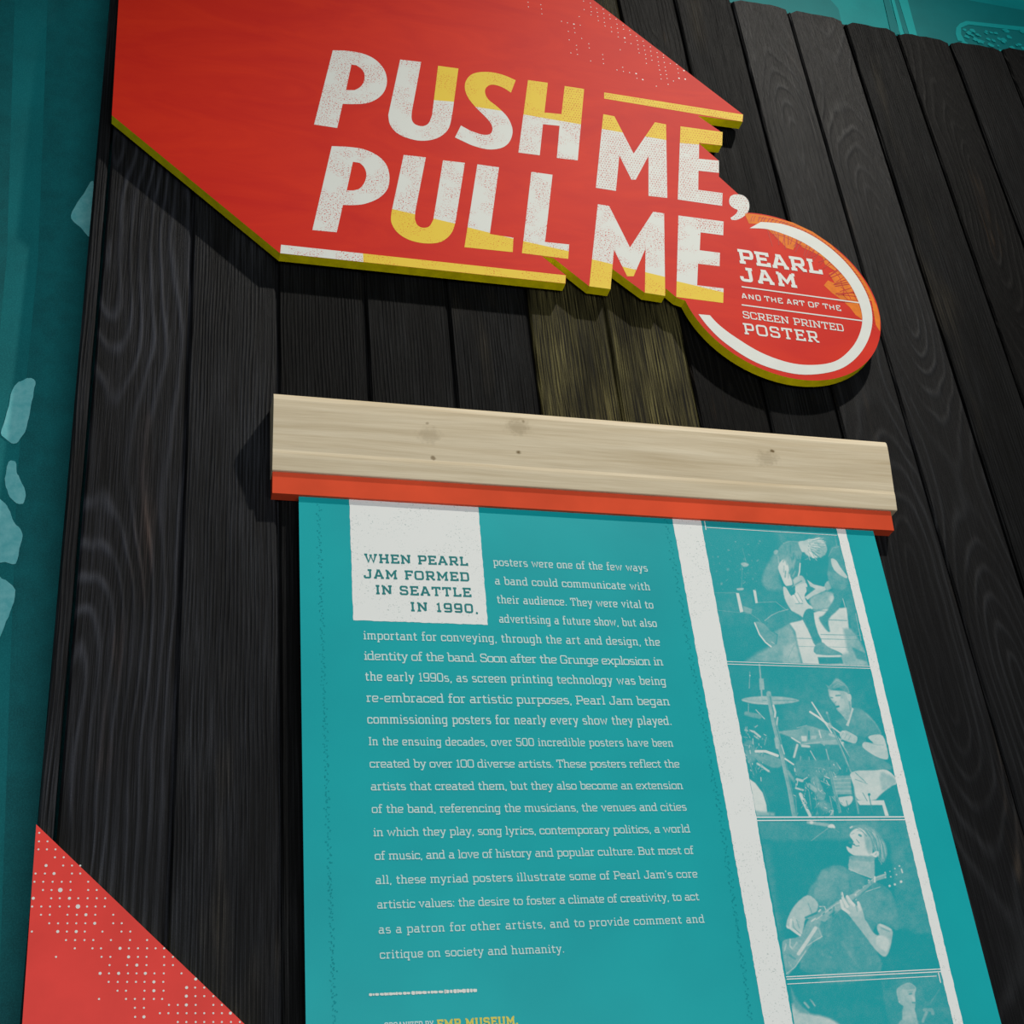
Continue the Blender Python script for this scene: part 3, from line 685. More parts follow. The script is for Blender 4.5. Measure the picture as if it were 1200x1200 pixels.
for yy, s_ in rows.items():
    for t in s_.split():
        k = t.count('*'); p = W(float(t.strip('*')) / 3, 800 + yy / 3, TY - .0002)
        mb.disc((p.x, p.z), (.00125, .0019, .0028)[k], TY - .0002, 8)
for i in range(8):
    for j in range(26):
        if rnd.random() < .55:
            p = W((500 + j * 31 + (i % 2) * 15) / 3, 800 + (1223 + i * 30) / 3, TY - .0002)
            if p.x < q[0][0] + (q[0][1] - p.z) * (dx / -dz) - .004: mb.disc((p.x, p.z), .00125, TY - .0002, 8)
tag(mb.build('halftone_dots', M['plain_white'], tri, tb), kind='stuff')

# ------------------------------------------------------------------ hanging banner: moulding, orange bar, teal vinyl
mx0, mx1 = W(320, 500, -.040).x, (W(1042, 519, -.050).x + W(1046.5, 594, -.028).x) / 2
zt_, zb_ = W(320, 459, -.050).z, W(320, 551, -.028).z
H_ = zt_ - zb_
KN = []
mb_ = (W(680, 530, 0).x, 0, zb_)
for px, py, r1, op in ((509, 534, .0045, .7), (503, 510, .018, .22), (608, 529, .004, .9), (605, 502, .02, .30), (904, 530, .004, .9), (899, 538, .02, .26), (500, 498, .003, .5), (612, 497, .003, .5)):
    p = W(px, py, -.042); KN.append((p.x - mb_[0], p.z - mb_[2], r1, op))
M['poplar'] = poplar()
hanger = thing('wood_moulding', mb_, 'pale wood moulding rail fixed across the planks above the orange bar', 'moulding')
prof = [(-.0014, 1.0), (-.042, 1.0), (-.0470, .985), (-.0495, .955), (-.0500, .90), (-.0482, .80), (-.0440, .62), (-.0395, .45), (-.0365, .33), (-.0345, .26), (-.0345, .215), (-.0338, .18), (-.0290, .008), (-.0280, .0), (-.0014, .0)]
mb = MB(); n = len(prof)
secs = 24
for i in range(n - 1):
    y0, t0 = prof[i]; y1, t1 = prof[i+1]
    mb.quad((mx0, y0, zb_ + t0*H_), (mx1, y0, zb_ + t0*H_), (mx1, y1, zb_ + t1*H_), (mx0, y1, zb_ + t1*H_))
k = len(mb.v)
for X, fl in ((mx0, False), (mx1, True)):
    k = len(mb.v); mb.v += [(X, y, zb_ + t*H_) for y, t in prof]; f = list(range(k, k + n)); mb.f.append(f if fl else f[::-1]); mb.m.append(0)
mb.f = [f[::-1] if i < n - 1 else f for i, f in enumerate(mb.f)]
mb.build('rail', M['poplar'], hanger, mb_)

ox0, ox1 = W(319.3, 570, -.023).x, W(1045.2, 610, -.022).x
oz1, oz0 = zb_ - .0002, W(319, 577.8, -.020).z
ob = (mb_[0], 0, oz0)
orange_bar = thing('orange_bar', ob, 'glossy orange-red bar under the wood moulding, clamping the teal banner', 'bar')
mb = MB()
op = [(-.0014, 1), (-.0245, 1), (-.0252, .97), (-.0206, .0), (-.0014, 0)]
for i in range(len(op)):
    y0, t0 = op[i]; y1, t1 = op[(i+1) % len(op)]; h = oz1 - oz0
    mb.quad((ox0, y1, oz0 + t1*h), (ox1, y1, oz0 + t1*h), (ox1, y0, oz0 + t0*h), (ox0, y0, oz0 + t0*h))
for X, fl in ((ox0, 1), (ox1, 0)):
    k = len(mb.v); mb.v += [(X, y, oz0 + t*h) for y, t in op]; f = list(range(k, k + len(op))); mb.f.append(f[::-1] if fl else f); mb.m.append(0)
mb.build('bar', M['orange'], orange_bar, ob)

BY = -.0155
bl = [W(348.3, 588, BY).x, W(352, 800, BY).x, W(361.7, 1200, BY).x]; br = [W(1027, 623, BY).x, W(1069, 800, BY).x, W(1110, 953, BY).x, W(1167, 1193, BY).x]
bx0, bx1 = sum(bl) / 3, sum(br) / 4
bz1, bz0 = oz0 - .0003, EYE - .35
bb = ((bx0 + bx1) / 2, 0, bz0)
banner = thing('printed_banner', bb, 'teal vinyl banner of white text and concert photos hanging below the orange bar', 'banner')
mb = MB(); prism(mb, [(bx0, bz0), (bx1, bz0), (bx1, bz1), (bx0, bz1)], BY, BY + .0025, 0, 1)
mb.build('vinyl_sheet', [M['teal'], M['vinyl_edge']], banner, bb)
for xx in (bx0 + .12, bx1 - .12):
    for zz in (bz1 - .3, bz0 + .15):
        mb = MB(); prism(mb, [(xx - .015, zz), (xx + .015, zz), (xx + .015, zz + .03), (xx - .015, zz + .03)], BY + .0025, -.0015, 0, 0)
        mb.build('spacer', M['char_fine'], banner, bb)
def bpoly(pts, mat, name, lift=.00025, jag=0, label=None):
    out = []
    n = len(pts)
    for i in range(n):
        a, c = pts[i], pts[(i+1) % n]; L = math.dist(a, c); k = max(1, int(L / 4)) if jag else 1
        for j in range(k):
            t = j / k; out.append((a[0] + (c[0]-a[0])*t + (rnd.uniform(-jag, jag) if j else 0), a[1] + (c[1]-a[1])*t + (rnd.uniform(-jag, jag) if j else 0)))
    pts = []
    for x, y in out:
        p = W(x, y, BY - lift); p.z = min(p.z, bz1); pts.append(p)
    mb = MB(); mb.poly(pts); return tag(mb.build(name, mat, banner, bb), label)
zc = Z(400, 580, 3); zd = Z(420, 830, 2.857)
bpoly([(409.2, 582), (560, 589), (571.7, 732.3), (414, 726.7)], M['banner_white'], 'text_box', jag=.35, label='white box holding the opening words')
bpoly([(786, 600), (787.5, 606), (820, 784.5), (849, 935), (896, 1200), (905, 1250), (939, 1250), (929.3, 1200), (890, 980), (883.5, 940), (849, 760), (821, 609), (820, 603)], M['banner_white'], 'white_stripe', jag=.35, label='broad white stripe left of the photographs')
bpoly([(979, 612), (980, 619), (1014.8, 760), (1065, 980), (1117.3, 1200), (1129, 1250), (1141, 1250), (1128.8, 1200), (1076.7, 980), (1025.3, 760), (990.7, 621), (989, 614)], M['banner_white'], 'white_stripe', jag=.3, label='narrow white stripe right of the photographs')

def bt(t, tr, a, b, cap, mat='banner_text', wt=1.25, **k):
    text_line(t, tr([a])[0], tr([b])[0], cap, BY - .0004, M[mat], banner, bb, wt, **k)
def ch(px, X, Y): return (W(X, Y, BY) - W(X, Y - px, BY)).length
for t, a, b in (('WHEN PEARL', (82, 237), (445, 248)), ('JAM FORMED', (80, 292), (450, 303)), ('IN SEATTLE', (122, 348), (457, 358)), ('IN 1990,', (245, 408), (482, 415))):
    bt(t, zc, a, b, ch(9.8, 490, 660), 'banner_dark', 2.1, xs=1.08)
for t, a, b in (('posters were one of the few ways', (535, 249), (1078, 270)), ('a band could communicate with', (541, 315), (1087, 336)),
                ('their audience. They were vital to', (548, 381), (1098, 400)), ('advertising a future show, but also', (556, 449), (1110, 465)),
                ('important for conveying, through the art and design, the', (78, 508), (1122, 531)), ('identity of the band. Soon after the Grunge explosion in', (80, 580), (1133, 600)),
                ('the early 1990s, as screen printing technology was being', (84, 653), (1143, 669)), ('re-embraced for artistic purposes, Pearl Jam began', (88, 728), (1156, 740)),
                ('commissioning posters for nearly every show they played.', (92, 804), (1162, 809))):
    bt(t, zc, a, b, ch(9.3, 600, 700))
for t, a, b in (('In the ensuing decades, over 500 incredible posters have been', (35, 124), (1055, 129)), ('created by over 100 diverse artists. These posters reflect the', (38, 199), (1077, 199)),
                ('artists that created them, but they also become an extension', (42, 275), (1088, 271)), ('of the band, referencing the musicians, the venues and cities', (45, 351), (1100, 343)),
                ('in which they play, song lyrics, contemporary politics, a world', (50, 429), (1112, 416)), ('of music, and a love of history and popular culture. But most of', (55, 508), (1124, 488)),
                ("all, these myriad posters illustrate some of Pearl Jam's core", (58, 589), (1137, 567)), ('artistic values: the desire to foster a climate of creativity, to act', (63, 671), (1142, 643)),
                ('as a patron for other artists, and to provide comment and', (68, 755), (1160, 718)), ('critique on society and humanity.', (72, 839), (690, 818))):
    bt(t, zd, a, b, ch(9.3 + (a[1] - 124) / 1500, 620, 830 + a[1] / 2.857))
z6 = Z(430, 1140, 6)
bt('ORGANIZED BY', z6, (125, 402), (470, 388), ch(8.5, 500, 1200), 'banner_text', 1.5)
bt('EMP MUSEUM.', z6, (495, 390), (1062, 362), ch(9.5, 560, 1200), 'banner_yellow', 2.4)
mb = MB()
x = 15
while x < 750:
    L = rnd.uniform(12, 34); r = rnd.uniform(11, 16) if 300 < x < 360 or x > 530 else rnd.uniform(8, 12)
    yv = 154 - (x - 15) * 30 / 735
    q = [W(*z6([(x + dx_, yv + dy_)])[0], BY - .0004) for dx_, dy_ in ((0, -r*.7), (L*.3, -r), (L, -r*.8), (L, r*.7), (L*.5, r), (0, r*.6))]
    mb.poly(q); x += L + rnd.uniform(-3, 8)
tag(mb.build('worn_rule', M['plain_white'], banner, bb), kind='stuff')
# columns of fine printed dots beside the edges of the colour fields
mb = MB()
for (xa, ya, xb, yb) in ((373, 590, 392, 1200), (780, 606, 846, 965), (846, 965, 880, 1195)):
    n = int((yb - ya) / 3.2)
    for i in range(n):
        for _ in range(2):
            t = (i + rnd.random()) / n; px = xa + (xb-xa)*t + (((i % 3) - 1) * 1.6) + rnd.gauss(0, .9)
            p = W(px, ya + (yb-ya)*t, BY - .0004); mb.disc((p.x, p.z), rnd.uniform(.0006, .0014), BY - .00018, 5)
tag(mb.build('printed_dots', M['teal_dot'], banner, bb), kind='stuff')

# ------------------------------------------------------------------ duotone concert photographs printed on the banner
def tone_field(px, py, shapes, bg):
    T = np.full(px.shape, float(bg))
    for sh in shapes:
        kind, tone, blur = sh[0], sh[1], sh[2]
        if kind == 'p':
            pts = np.array(sh[3]); pad = blur + 1
            m_ = (px > pts[:, 0].min() - pad) & (px < pts[:, 0].max() + pad) & (py > pts[:, 1].min() - pad) & (py < pts[:, 1].max() + pad)
            if not m_.any(): continue
            x, y = px[m_], py[m_]; d = np.full(x.shape, 1e9); ins = np.zeros(x.shape, bool)
            for i in range(len(pts)):
                a, b = pts[i], pts[(i+1) % len(pts)]; e = b - a
                t = np.clip(((x-a[0])*e[0] + (y-a[1])*e[1]) / (e@e + 1e-9), 0, 1)
                d = np.minimum(d, np.hypot(x-a[0]-t*e[0], y-a[1]-t*e[1]))
                if a[1] != b[1]: ins ^= ((a[1] > y) != (b[1] > y)) & (x < (b[0]-a[0])*(y-a[1])/(b[1]-a[1]) + a[0])
            cov = np.clip(.5 + np.where(ins, d, -d) / (2*blur), 0, 1)
        else:
            w = sh[3]; pts = np.array(sh[4]); pad = w + blur
            m_ = (px > pts[:, 0].min() - pad) & (px < pts[:, 0].max() + pad) & (py > pts[:, 1].min() - pad) & (py < pts[:, 1].max() + pad)
            if not m_.any(): continue
            x, y = px[m_], py[m_]; d = np.full(x.shape, 1e9)
            if len(pts) == 1: d = np.hypot(x - pts[0][0], y - pts[0][1])
            for i in range(len(pts) - 1):
                a, b = pts[i], pts[i+1]; e = b - a
                t = np.clip(((x-a[0])*e[0] + (y-a[1])*e[1]) / (e@e + 1e-9), 0, 1)
                d = np.minimum(d, np.hypot(x-a[0]-t*e[0], y-a[1]-t*e[1]))
            cov = np.clip(.5 + (w/2 - d) / (2*blur), 0, 1)
        cov = cov * cov * (3 - 2*cov)
        T[m_] = T[m_] * (1 - cov) + tone * cov
    return T
def parse(txt):
    out = []
    for ln in txt.strip().splitlines():
        k, a, b = ln.split()[:3]; rest = ln.split()[3:]
        if k == 'p': out.append(('p', float(a), float(b), P(' '.join(rest))))
        elif k == 'q': out.append(('p', float(a), float(b), catmull(P(' '.join(rest)), 3, True)))
        else: out.append(('s', float(a), float(b), float(rest[0]), P(' '.join(rest[1:]))))
    return out
def photo(quad, ox, oy, sc, shapes, bg, nx, ny, label, lift=0.0, extra=()):
    u = np.linspace(0, 1, nx)[None, :]; v = np.linspace(0, 1, ny)[:, None]
    A, B, Cc, Dd = (np.array(p, float) for p in quad)         # TL TR BR BL
    X = (A[0]*(1-u) + B[0]*u)*(1-v) + (Dd[0]*(1-u) + Cc[0]*u)*v
    Y = (A[1]*(1-u) + B[1]*u)*(1-v) + (Dd[1]*(1-u) + Cc[1]*u)*v
    qx, qy = ((X - ox) * sc).ravel(), ((Y - oy) * sc).ravel()
    T = tone_field(qx, qy, parse(shapes) + list(extra), bg)
    rs = np.random.RandomState(3)
    for cell, amp in ((90, .16), (34, .12), (14, .10), (7, .07)):        # photographic unevenness of tone
        g_ = rs.rand(260, 260) - .5; fx, fy = qx / cell + 60, qy / cell + 60
        ix, iy = np.floor(fx).astype(int) % 259, np.floor(fy).astype(int) % 259; ux, uy = fx % 1, fy % 1
        ux, uy = ux*ux*(3-2*ux), uy*uy*(3-2*uy)
        nz = (g_[iy, ix]*(1-ux) + g_[iy, ix+1]*ux)*(1-uy) + (g_[iy+1, ix]*(1-ux) + g_[iy+1, ix+1]*ux)*uy
        T = T + nz * amp * (.35 + 2.6 * np.clip(T, 0, 1) * (1 - np.clip(T, 0, 1)))
    T = np.clip(T, 0, 1)
    yy = BY - .00012 - lift
    d = np.stack([X.ravel() - 600, Y.ravel() - 600, np.full(X.size, F)], 1) @ RC
    k = (D + yy) / d[:, 2]
    co_ = np.stack([d[:, 0]*k - bb[0], np.full(X.size, yy), np.minimum(EYE - d[:, 1]*k, bz1) - bb[2]], 1)
    i = np.arange(nx*ny).reshape(ny, nx)
    f = np.stack([i[:-1, :-1], i[1:, :-1], i[1:, 1:], i[:-1, 1:]], -1).reshape(-1, 4)
    me = bpy.data.meshes.new('photograph')
    me.vertices.add(len(co_)); me.vertices.foreach_set('co', co_.astype('f').ravel())
    me.loops.add(f.size); me.loops.foreach_set('vertex_index', f.ravel().astype('i'))
    me.polygons.add(len(f)); me.polygons.foreach_set('loop_start', np.arange(0, f.size, 4, dtype='i'))
    me.update(calc_edges=True); me.validate()
    at = me.attributes.new('tone', 'FLOAT', 'POINT'); at.data.foreach_set('value', T.astype('f'))
    me.materials.append(M['duotone'])
    o = bpy.data.objects.new('photograph', me); COL.objects.link(o); o.parent = banner
    return tag(o, label)

P1 = '''
p .18 40 500,130 920,150 900,230 700,200 600,190 540,230
q .30 14 505,262 455,350 430,400 418,470 450,520 520,590 585,655 605,600 560,520 530,400 545,320
p .12 20 90,540 560,520 600,660 420,760 110,760
p .45 22 505,790 600,745 650,830 680,1015 300,1005 380,945 470,905
p .62 14 560,900 640,870 680,1015 560,1010
p .93 7 600,742 690,700 830,650 985,640 1000,790 1045,860 1110,960 1130,1030 800,1020 690,1015 660,900 640,800
p .50 14 960,780 1020,780 1070,860 1120,950 1140,1040 960,1020 940,960 990,940
p .2 8 1020,905 1110,945 1130,1005 1050,980
q .55 14 740,575 840,530 900,545 905,590 870,640 820,655 760,652
q .85 16 870,560 900,555 900,600 885,610 865,590
s .35 2 4 520,835 640,845 1070,856
s .35 2 4 810,820 1085,826
s .45 2 3 660,900 870,903 1095,910
s .40 2 5 860,722 985,727
s .40 2 4 755,660 850,664
s .33 2 4 85,541 250,541
s .33 2 4 100,655 340,682 390,715 430,765
s .50 2 4 390,605 510,601 545,630 585,658
s .4 2 3 590,980 632,895
p .92 2 243,543 263,543 293,668 270,673
p .92 2 357,522 376,522 389,608 373,612
p .42 5 290,628 352,650 345,684 293,668
s .3 3 3 285,240 310,330
q .62 5 275,345 300,338 328,350 315,366 288,364
s .30 4 5 285,360 280,500
q .6 3 250,512 292,508 290,522 255,524
s .45 4 10 122,300
s .3 8 20 190,385
s .4 6 18 145,480
s .3 5 8 350,325
q .34 6 515,280 545,222 600,195 662,200 685,262 672,340 662,425 628,462 602,440 575,350 540,320
q .16 7 610,420 655,300 672,340 660,420 630,455
s .5 4 5 560,210 600,196 660,200
q .42 9 575,300 620,260 640,330 600,380 570,345
q .60 5 495,265 512,252 525,262 515,282 500,282
s .5 4 8 525,300 530,345
q .88 4 558,318 590,350 602,420 622,484 578,496 542,425 525,365
p .12 4 575,497 628,488 646,525 606,541
q .82 4 660,202 700,192 745,182 750,260 705,268 682,262
q .80 7 720,190 780,176 832,200 850,242 836,282 790,304 735,300 700,266 712,215
q .48 8 800,215 848,240 838,285 800,300 790,260
s .55 3 4 740,210 800,200 840,235
s .55 3 4 745,235 800,235 835,262
s .6 3 3 750,255 790,262 812,290
s .12 7 14 700,290 750,322 790,318
s .4 3 5 705,318 725,312
s .88 2 9 672,345 668,400 656,448
q .86 4 558,505 580,508 612,560 640,540 640,500 680,468 715,478 722,520 702,560 722,610 757,640 742,662 712,690 680,712 640,690 600,640 570,580
q .70 6 625,455 660,428 690,430 710,470 680,480 640,500
s .35 4 8 620,500 650,480 680,462
p .15 4 712,502 752,498 775,515 742,540 716,532
p .80 4 718,452 765,485 832,500 850,478 885,458 888,492 832,530 760,560 722,588 702,570 745,537 775,515 738,496
q .55 5 838,480 880,455 892,500 850,525
s .98 2 12 625,560 655,610
s .98 2 12 645,548 680,605
s .5 2 3 633,545 668,612
s .5 2 4 655,540 690,600
s .45 2 5 640,615 690,612
s .4 3 4 720,425 715,408
q .18 6 600,658 685,702 692,722 600,746 525,785 470,792 430,752 462,700 520,676
s .62 3 5 435,728 480,692 530,668 592,652
q .34 5 365,740 420,742 472,790 522,820 512,880 478,902 430,862 390,800
s .15 3 6 470,790 520,822 512,885
s .95 2 9 368,742 400,820 440,872 478,902
s .7 3 5 480,870 500,882
q .14 4 712,655 756,655 772,740 792,810 818,872 772,892 740,820 710,760 690,712
s .35 3 4 700,720 740,820 770,885
q .30 4 770,898 820,872 862,905 948,945 936,962 780,952
s .9 2 8 778,958 860,965 942,962
p .12 5 790,972 950,972 962,1016 800,1018
q .20 7 870,260 895,232 938,226 965,280 985,380 1002,480 1035,600 1062,790 1040,812 1012,770 985,650 962,575 930,650 862,720 872,800 842,785 798,712 832,688 890,600 897,560 868,470 856,420
q .32 9 862,400 950,420 990,480 960,520 900,510 865,460
s .3 5 6 905,160 918,225
s .4 4 4 862,300 890,240 935,232
q .80 4 878,315 912,322 942,370 988,432 970,440 900,388
s .75 3 5 958,580 975,640
s .6 3 5 1045,680 1080,860
'''
P2 = '''
p .16 60 400,200 700,150 900,300 900,700 450,700
p .97 5 145,775 200,815 250,880 275,960 282,1020 195,1024
p .6 12 200,1000 330,1015 330,1035 200,1035
s .3 6 3 250,850 290,960 300,1030
q .62 5 108,258 160,240 300,233 440,245 495,265 420,282 300,290 180,284
s .8 3 6 115,262 200,278 290,287
s .35 4 6 250,262 470,262
s .55 4 10 228,20 238,130 246,270
p .55 4 225,115 256,115 262,190 230,190
s .5 3 5 165,70 160,180
s .85 3 9 165,95
s .6 3 5 155,285 155,345
s .7 2 7 205,325 262,385
s .4 6 30 140,350 230,370
s .30 12 70 160,560 170,640
s .82 3 14 135,460 190,470 232,505
s .6 4 10 195,500 222,520
s .5 4 8 145,440 140,480
s .5 3 5 275,510 262,560
s .6 3 8 200,440 215,430
s .5 3 4 125,560 190,570
s .4 4 6 140,600 190,760
s .8 3 10 135,650
s .45 5 32 290,215 325,400 380,620 430,850 462,1030
s .2 3 7 300,240 338,420 395,640 452,900 480,1030
s .55 3 5 280,240 315,420 370,640 420,860 448,1020
s .85 3 12 322,295 335,340 332,372
s .7 3 9 350,375 345,425
s .6 5 26 340,520 350,575
s .8 3 8 375,560 395,620
q .34 6 195,615 350,640 375,700 320,712 230,670
s .92 2 18 205,602 270,603 350,632
s .45 4 4 200,640 240,690 300,745
s .80 3 14 215,685 290,735
s .88 2 11 400,652 456,690
s .4 8 20 420,740 460,800
q .42 5 352,472 480,456 540,428 640,455 700,468 765,520 700,546 505,550 430,505
s .88 3 9 445,512 500,546
s .55 3 5 480,445 545,428
s .15 4 10 560,470 560,520
p .85 4 508,500 545,500 545,535 512,535
p .65 5 572,498 612,498 606,522 572,522
s .85 3 9 628,465 640,510
s .6 4 10 505,556 700,535 785,520
s .8 3 16 515,566 560,570
s .5 5 14 640,540 660,560
s .7 5 18 700,490 745,505 770,540
s .55 6 26 670,545 760,545
s .82 4 15 482,560 460,640
s .12 6 36 560,600 590,690
s .12 6 50 640,580 660,700
s .14 6 50 720,590 740,680
s .72 2 7 570,600 625,697
s .55 3 5 560,640 566,690
s .65 3 8 675,590 710,722
s .65 3 8 745,680 770,720
s .86 4 20 785,548 838,632
s .5 4 10 505,640 500,690
s .25 10 120 520,720 700,720
s .35 3 3 470,705 740,715
s .35 6 60 600,800 640,900
s .80 4 18 480,790 515,800
s .8 4 12 470,848 520,862
s .55 5 30 560,830 600,860
s .88 4 20 502,888 532,960 568,1035
s .45 3 5 470,900 480,1030
s .45 3 5 560,870 575,990
s .35 3 4 600,880 620,1030
s .5 3 6 640,800 700,830
p .42 8 720,765 840,765 845,890 728,890
s .65 3 4 725,790 838,785
s .65 3 4 728,815 838,812
s .65 3 4 730,842 840,840
s .65 3 4 735,868 842,868
s .75 3 12 738,772
s .6 3 5 700,905 720,1000
s .4 20 60 650,960 680,980
s .7 4 14 720,1000 710,1025
q .82 5 755,915 800,905 852,905 842,950 800,972 770,950
s .35 3 16 700,740 730,870 765,1010
s .6 2 4 712,740 745,880 775,1010
s .38 4 14 680,340 722,455 782,600 850,760 892,1015
s .15 2 5 690,360 735,470 795,610 862,770 900,1015
s .7 2 3 730,470 790,610 845,745
s .75 3 22 845,760
s .6 3 14 680,345
s .88 2 10 580,275 640,368 712,478
s .92 2 13 567,338 620,372 690,425
s .88 2 10 715,440 772,482
s .7 5 20 695,420 705,440
q .28 7 858,308 945,345 1012,420 1048,490 1000,492 950,500 925,560 1062,662 1112,722 850,738 830,640 790,550 870,548 885,500 800,462 765,425 738,398 800,380 830,400
s .42 6 8 940,350 1000,410 1040,480
q .20 8 885,500 940,520 930,560 880,560
q .75 3 765,480 800,462 850,484 884,508 872,548 832,542 782,520
s .4 2 3 790,478 775,505
s .4 2 3 815,485 800,515
s .4 2 3 840,495 825,525
s .85 3 8 785,468 800,475
q .80 4 955,508 1000,490 1055,500 1082,580 1092,640 1072,658 1000,632 920,575 932,540 990,548
s .6 4 5 960,545 1020,560 1060,560
q .62 5 690,182 722,195 800,200 835,235 845,290 838,345 805,378 770,348 745,322 735,290 712,262 695,230
q .8 7 700,195 760,205 770,250 740,270 705,235
q .75 7 745,270 790,250 800,310 775,330 755,320
q .40 6 672,152 700,165 740,114 800,148 832,212 795,196 765,176 715,188 690,182
s .55 3 4 700,165 745,125 790,150
s .55 3 4 720,175 760,145 800,180
q .22 6 765,170 805,165 825,205 795,200
s .30 3 9 705,242 718,244
s .32 3 10 742,230 770,228
s .35 3 6 733,280 742,270
s .08 3 13 745,305 758,302
s .6 3 4 822,380 835,340 838,310
q .72 3 818,222 838,220 845,250 830,268 816,250
s .4 2 4 828,240
s .40 4 8 830,270 838,330
q .55 4 795,372 850,330 838,385 822,400
p .82 2 848,308 860,318 838,385 825,435 806,428 828,385
q .86 4 845,742 1000,730 1082,728 1148,790 1136,832 1062,890 1010,925 890,928 862,840
q .62 12 1040,750 1100,760 1140,800 1110,840 1050,860
s .45 3 5 870,745 940,810
s .5 3 5 870,790 950,820
q .10 6 1010,926 1095,848 1152,842 1195,1035 1098,1035 1068,930
p .90 3 880,932 1062,930 1095,1035 1070,1035 1050,962 900,962
p .10 3 900,966 1048,966 1068,1035 905,1035
s .2 2 6 962,900 985,1010
s .15 2 18 963,892
s .3 2 5 920,880 950,935
'''
P3 = '''
p .20 22 30,30 990,30 990,150 50,155
p .18 16 850,150 1010,150 1110,720 1000,730 900,690
p .20 30 60,180 120,180 190,760 160,760
s .6 6 20 350,45 470,62
s .95 5 22 370,45
q .95 4 470,75 480,58 505,58 515,80 492,80
s .5 2 5 370,157 470,82
s .35 4 6 500,82 540,105
q .22 9 345,488 400,400 430,342 480,314 545,308 600,335 720,392 840,450 890,560 905,698 860,692 780,662 740,760 790,970 380,975 300,900 400,700
q .32 16 430,360 500,330 560,350 600,420 520,500 430,520 380,500
q .30 16 640,470 760,460 860,500 890,620 780,650 690,620 660,540
q .34 6 598,78 640,62 700,62 752,85 795,130 826,190 832,245 808,292 775,255 745,210 722,140 690,92
s .55 3 4 700,80 760,120 800,190
s .50 3 4 730,120 775,170 800,240
s .55 3 4 770,120 812,180 825,240
s .5 3 4 740,90 790,140
s .5 3 4 780,270 800,300
q .90 4 620,96 662,80 704,108 730,160 742,210 736,250 690,262 640,252 596,225 584,192 612,205 618,190 625,160 604,126
s .85 3 9 608,78 618,72
q .62 8 690,110 735,150 742,220 720,240 700,180
s .25 4 13 662,122 672,128
s .45 3 4 650,95 690,105
s .20 4 12 600,170 622,165
s .15 3 8 612,175 632,180
s .28 2 5 622,180 645,190 662,188
s .35 2 4 645,150 662,172
s .5 3 4 615,118 630,112
q .92 3 736,242 768,220 786,236 768,258 745,256
s .3 2 4 765,235 760,245
s .15 3 5 740,258 770,264
q .60 5 612,252 690,264 748,250 756,372 740,388 655,352 598,332
q .40 8 612,250 745,255 740,285 620,275
s .72 3 6 600,330 655,355 735,385
q .68 5 345,490 405,532 405,580 370,625 332,640 322,690 302,738 240,702 215,682 230,620 270,550
s .45 3 5 350,540 380,620 350,635
q .42 5 190,800 215,760 300,740 345,650 400,600 452,592 420,680 436,745 380,780 330,850 270,930 212,978
s .15 4 14 335,628 400,600
s .85 3 5 420,560 450,560 465,600
s .86 3 22 395,692 345,770 292,848
s .5 2 3 370,665 330,740
s .85 3 8 370,650 395,632
s .75 2 5 335,832 270,930 215,972
s .75 2 5 436,742 380,775 345,800
s .6 3 5 410,690 432,740
s .75 4 8 240,760 238,800 250,815
s .7 4 8 215,790 205,830
s .6 4 10 280,780 255,820
s .25 5 12 240,860 270,880
s .6 4 6 230,900 250,930
s .5 5 8 210,860 215,930
s .9 3 9 415,590 425,580
s .9 3 14 245,640 240,690 300,735
s .75 3 13 262,625 275,680 308,722
s .4 2 4 255,650 262,690 300,725
s .4 2 4 280,640 295,690
s .9 3 10 222,680 228,690
s .5 3 8 292,655
p .52 4 395,630 520,532 620,482 755,380 826,355 828,385 772,402 640,505 540,585 450,655
s .80 2 5 400,640 520,545 560,530
s .8 2 4 640,480 755,385 825,362
s .78 2 4 640,520 700,470 790,440
s .2 2 6 650,512 755,415
s .20 3 10 700,425 712,418
s .20 3 10 665,452 678,445
s .20 3 10 480,585 490,578
s .85 3 12 640,488
s .85 3 10 720,400
s .7 3 10 515,565
s .2 3 6 440,610 450,600
s .95 2 9 757,378 757,410
s .85 3 10 820,352
s .85 3 8 850,345
s .85 3 9 880,328
s .9 3 10 908,312
s .85 3 8 920,332 926,352
s .85 3 9 855,378
s .8 3 9 890,365
s .8 3 9 822,382
s .92 3 15 848,434
s .92 3 14 880,425
s .95 3 16 918,408
q .72 4 560,545 602,508 640,560 662,532 682,582 694,640 662,665 602,618
s .92 2 17 555,478 562,510 590,560
s .92 2 17 550,525 562,572 600,598
s .92 2 16 588,498 605,525 632,552
s .88 2 15 655,535 668,580
s .45 2 4 578,515 602,552
s .45 2 4 640,545 650,590
q .66 5 615,622 692,632 742,712 788,742 770,690 788,664 862,700 862,760 842,840 812,866 760,822 700,742 640,665
q .84 8 780,735 840,760 835,830 800,820 765,780
s .82 3 12 790,672 850,700
s .45 4 6 795,690 845,712
s .3 10 20 560,780 640,900
'''
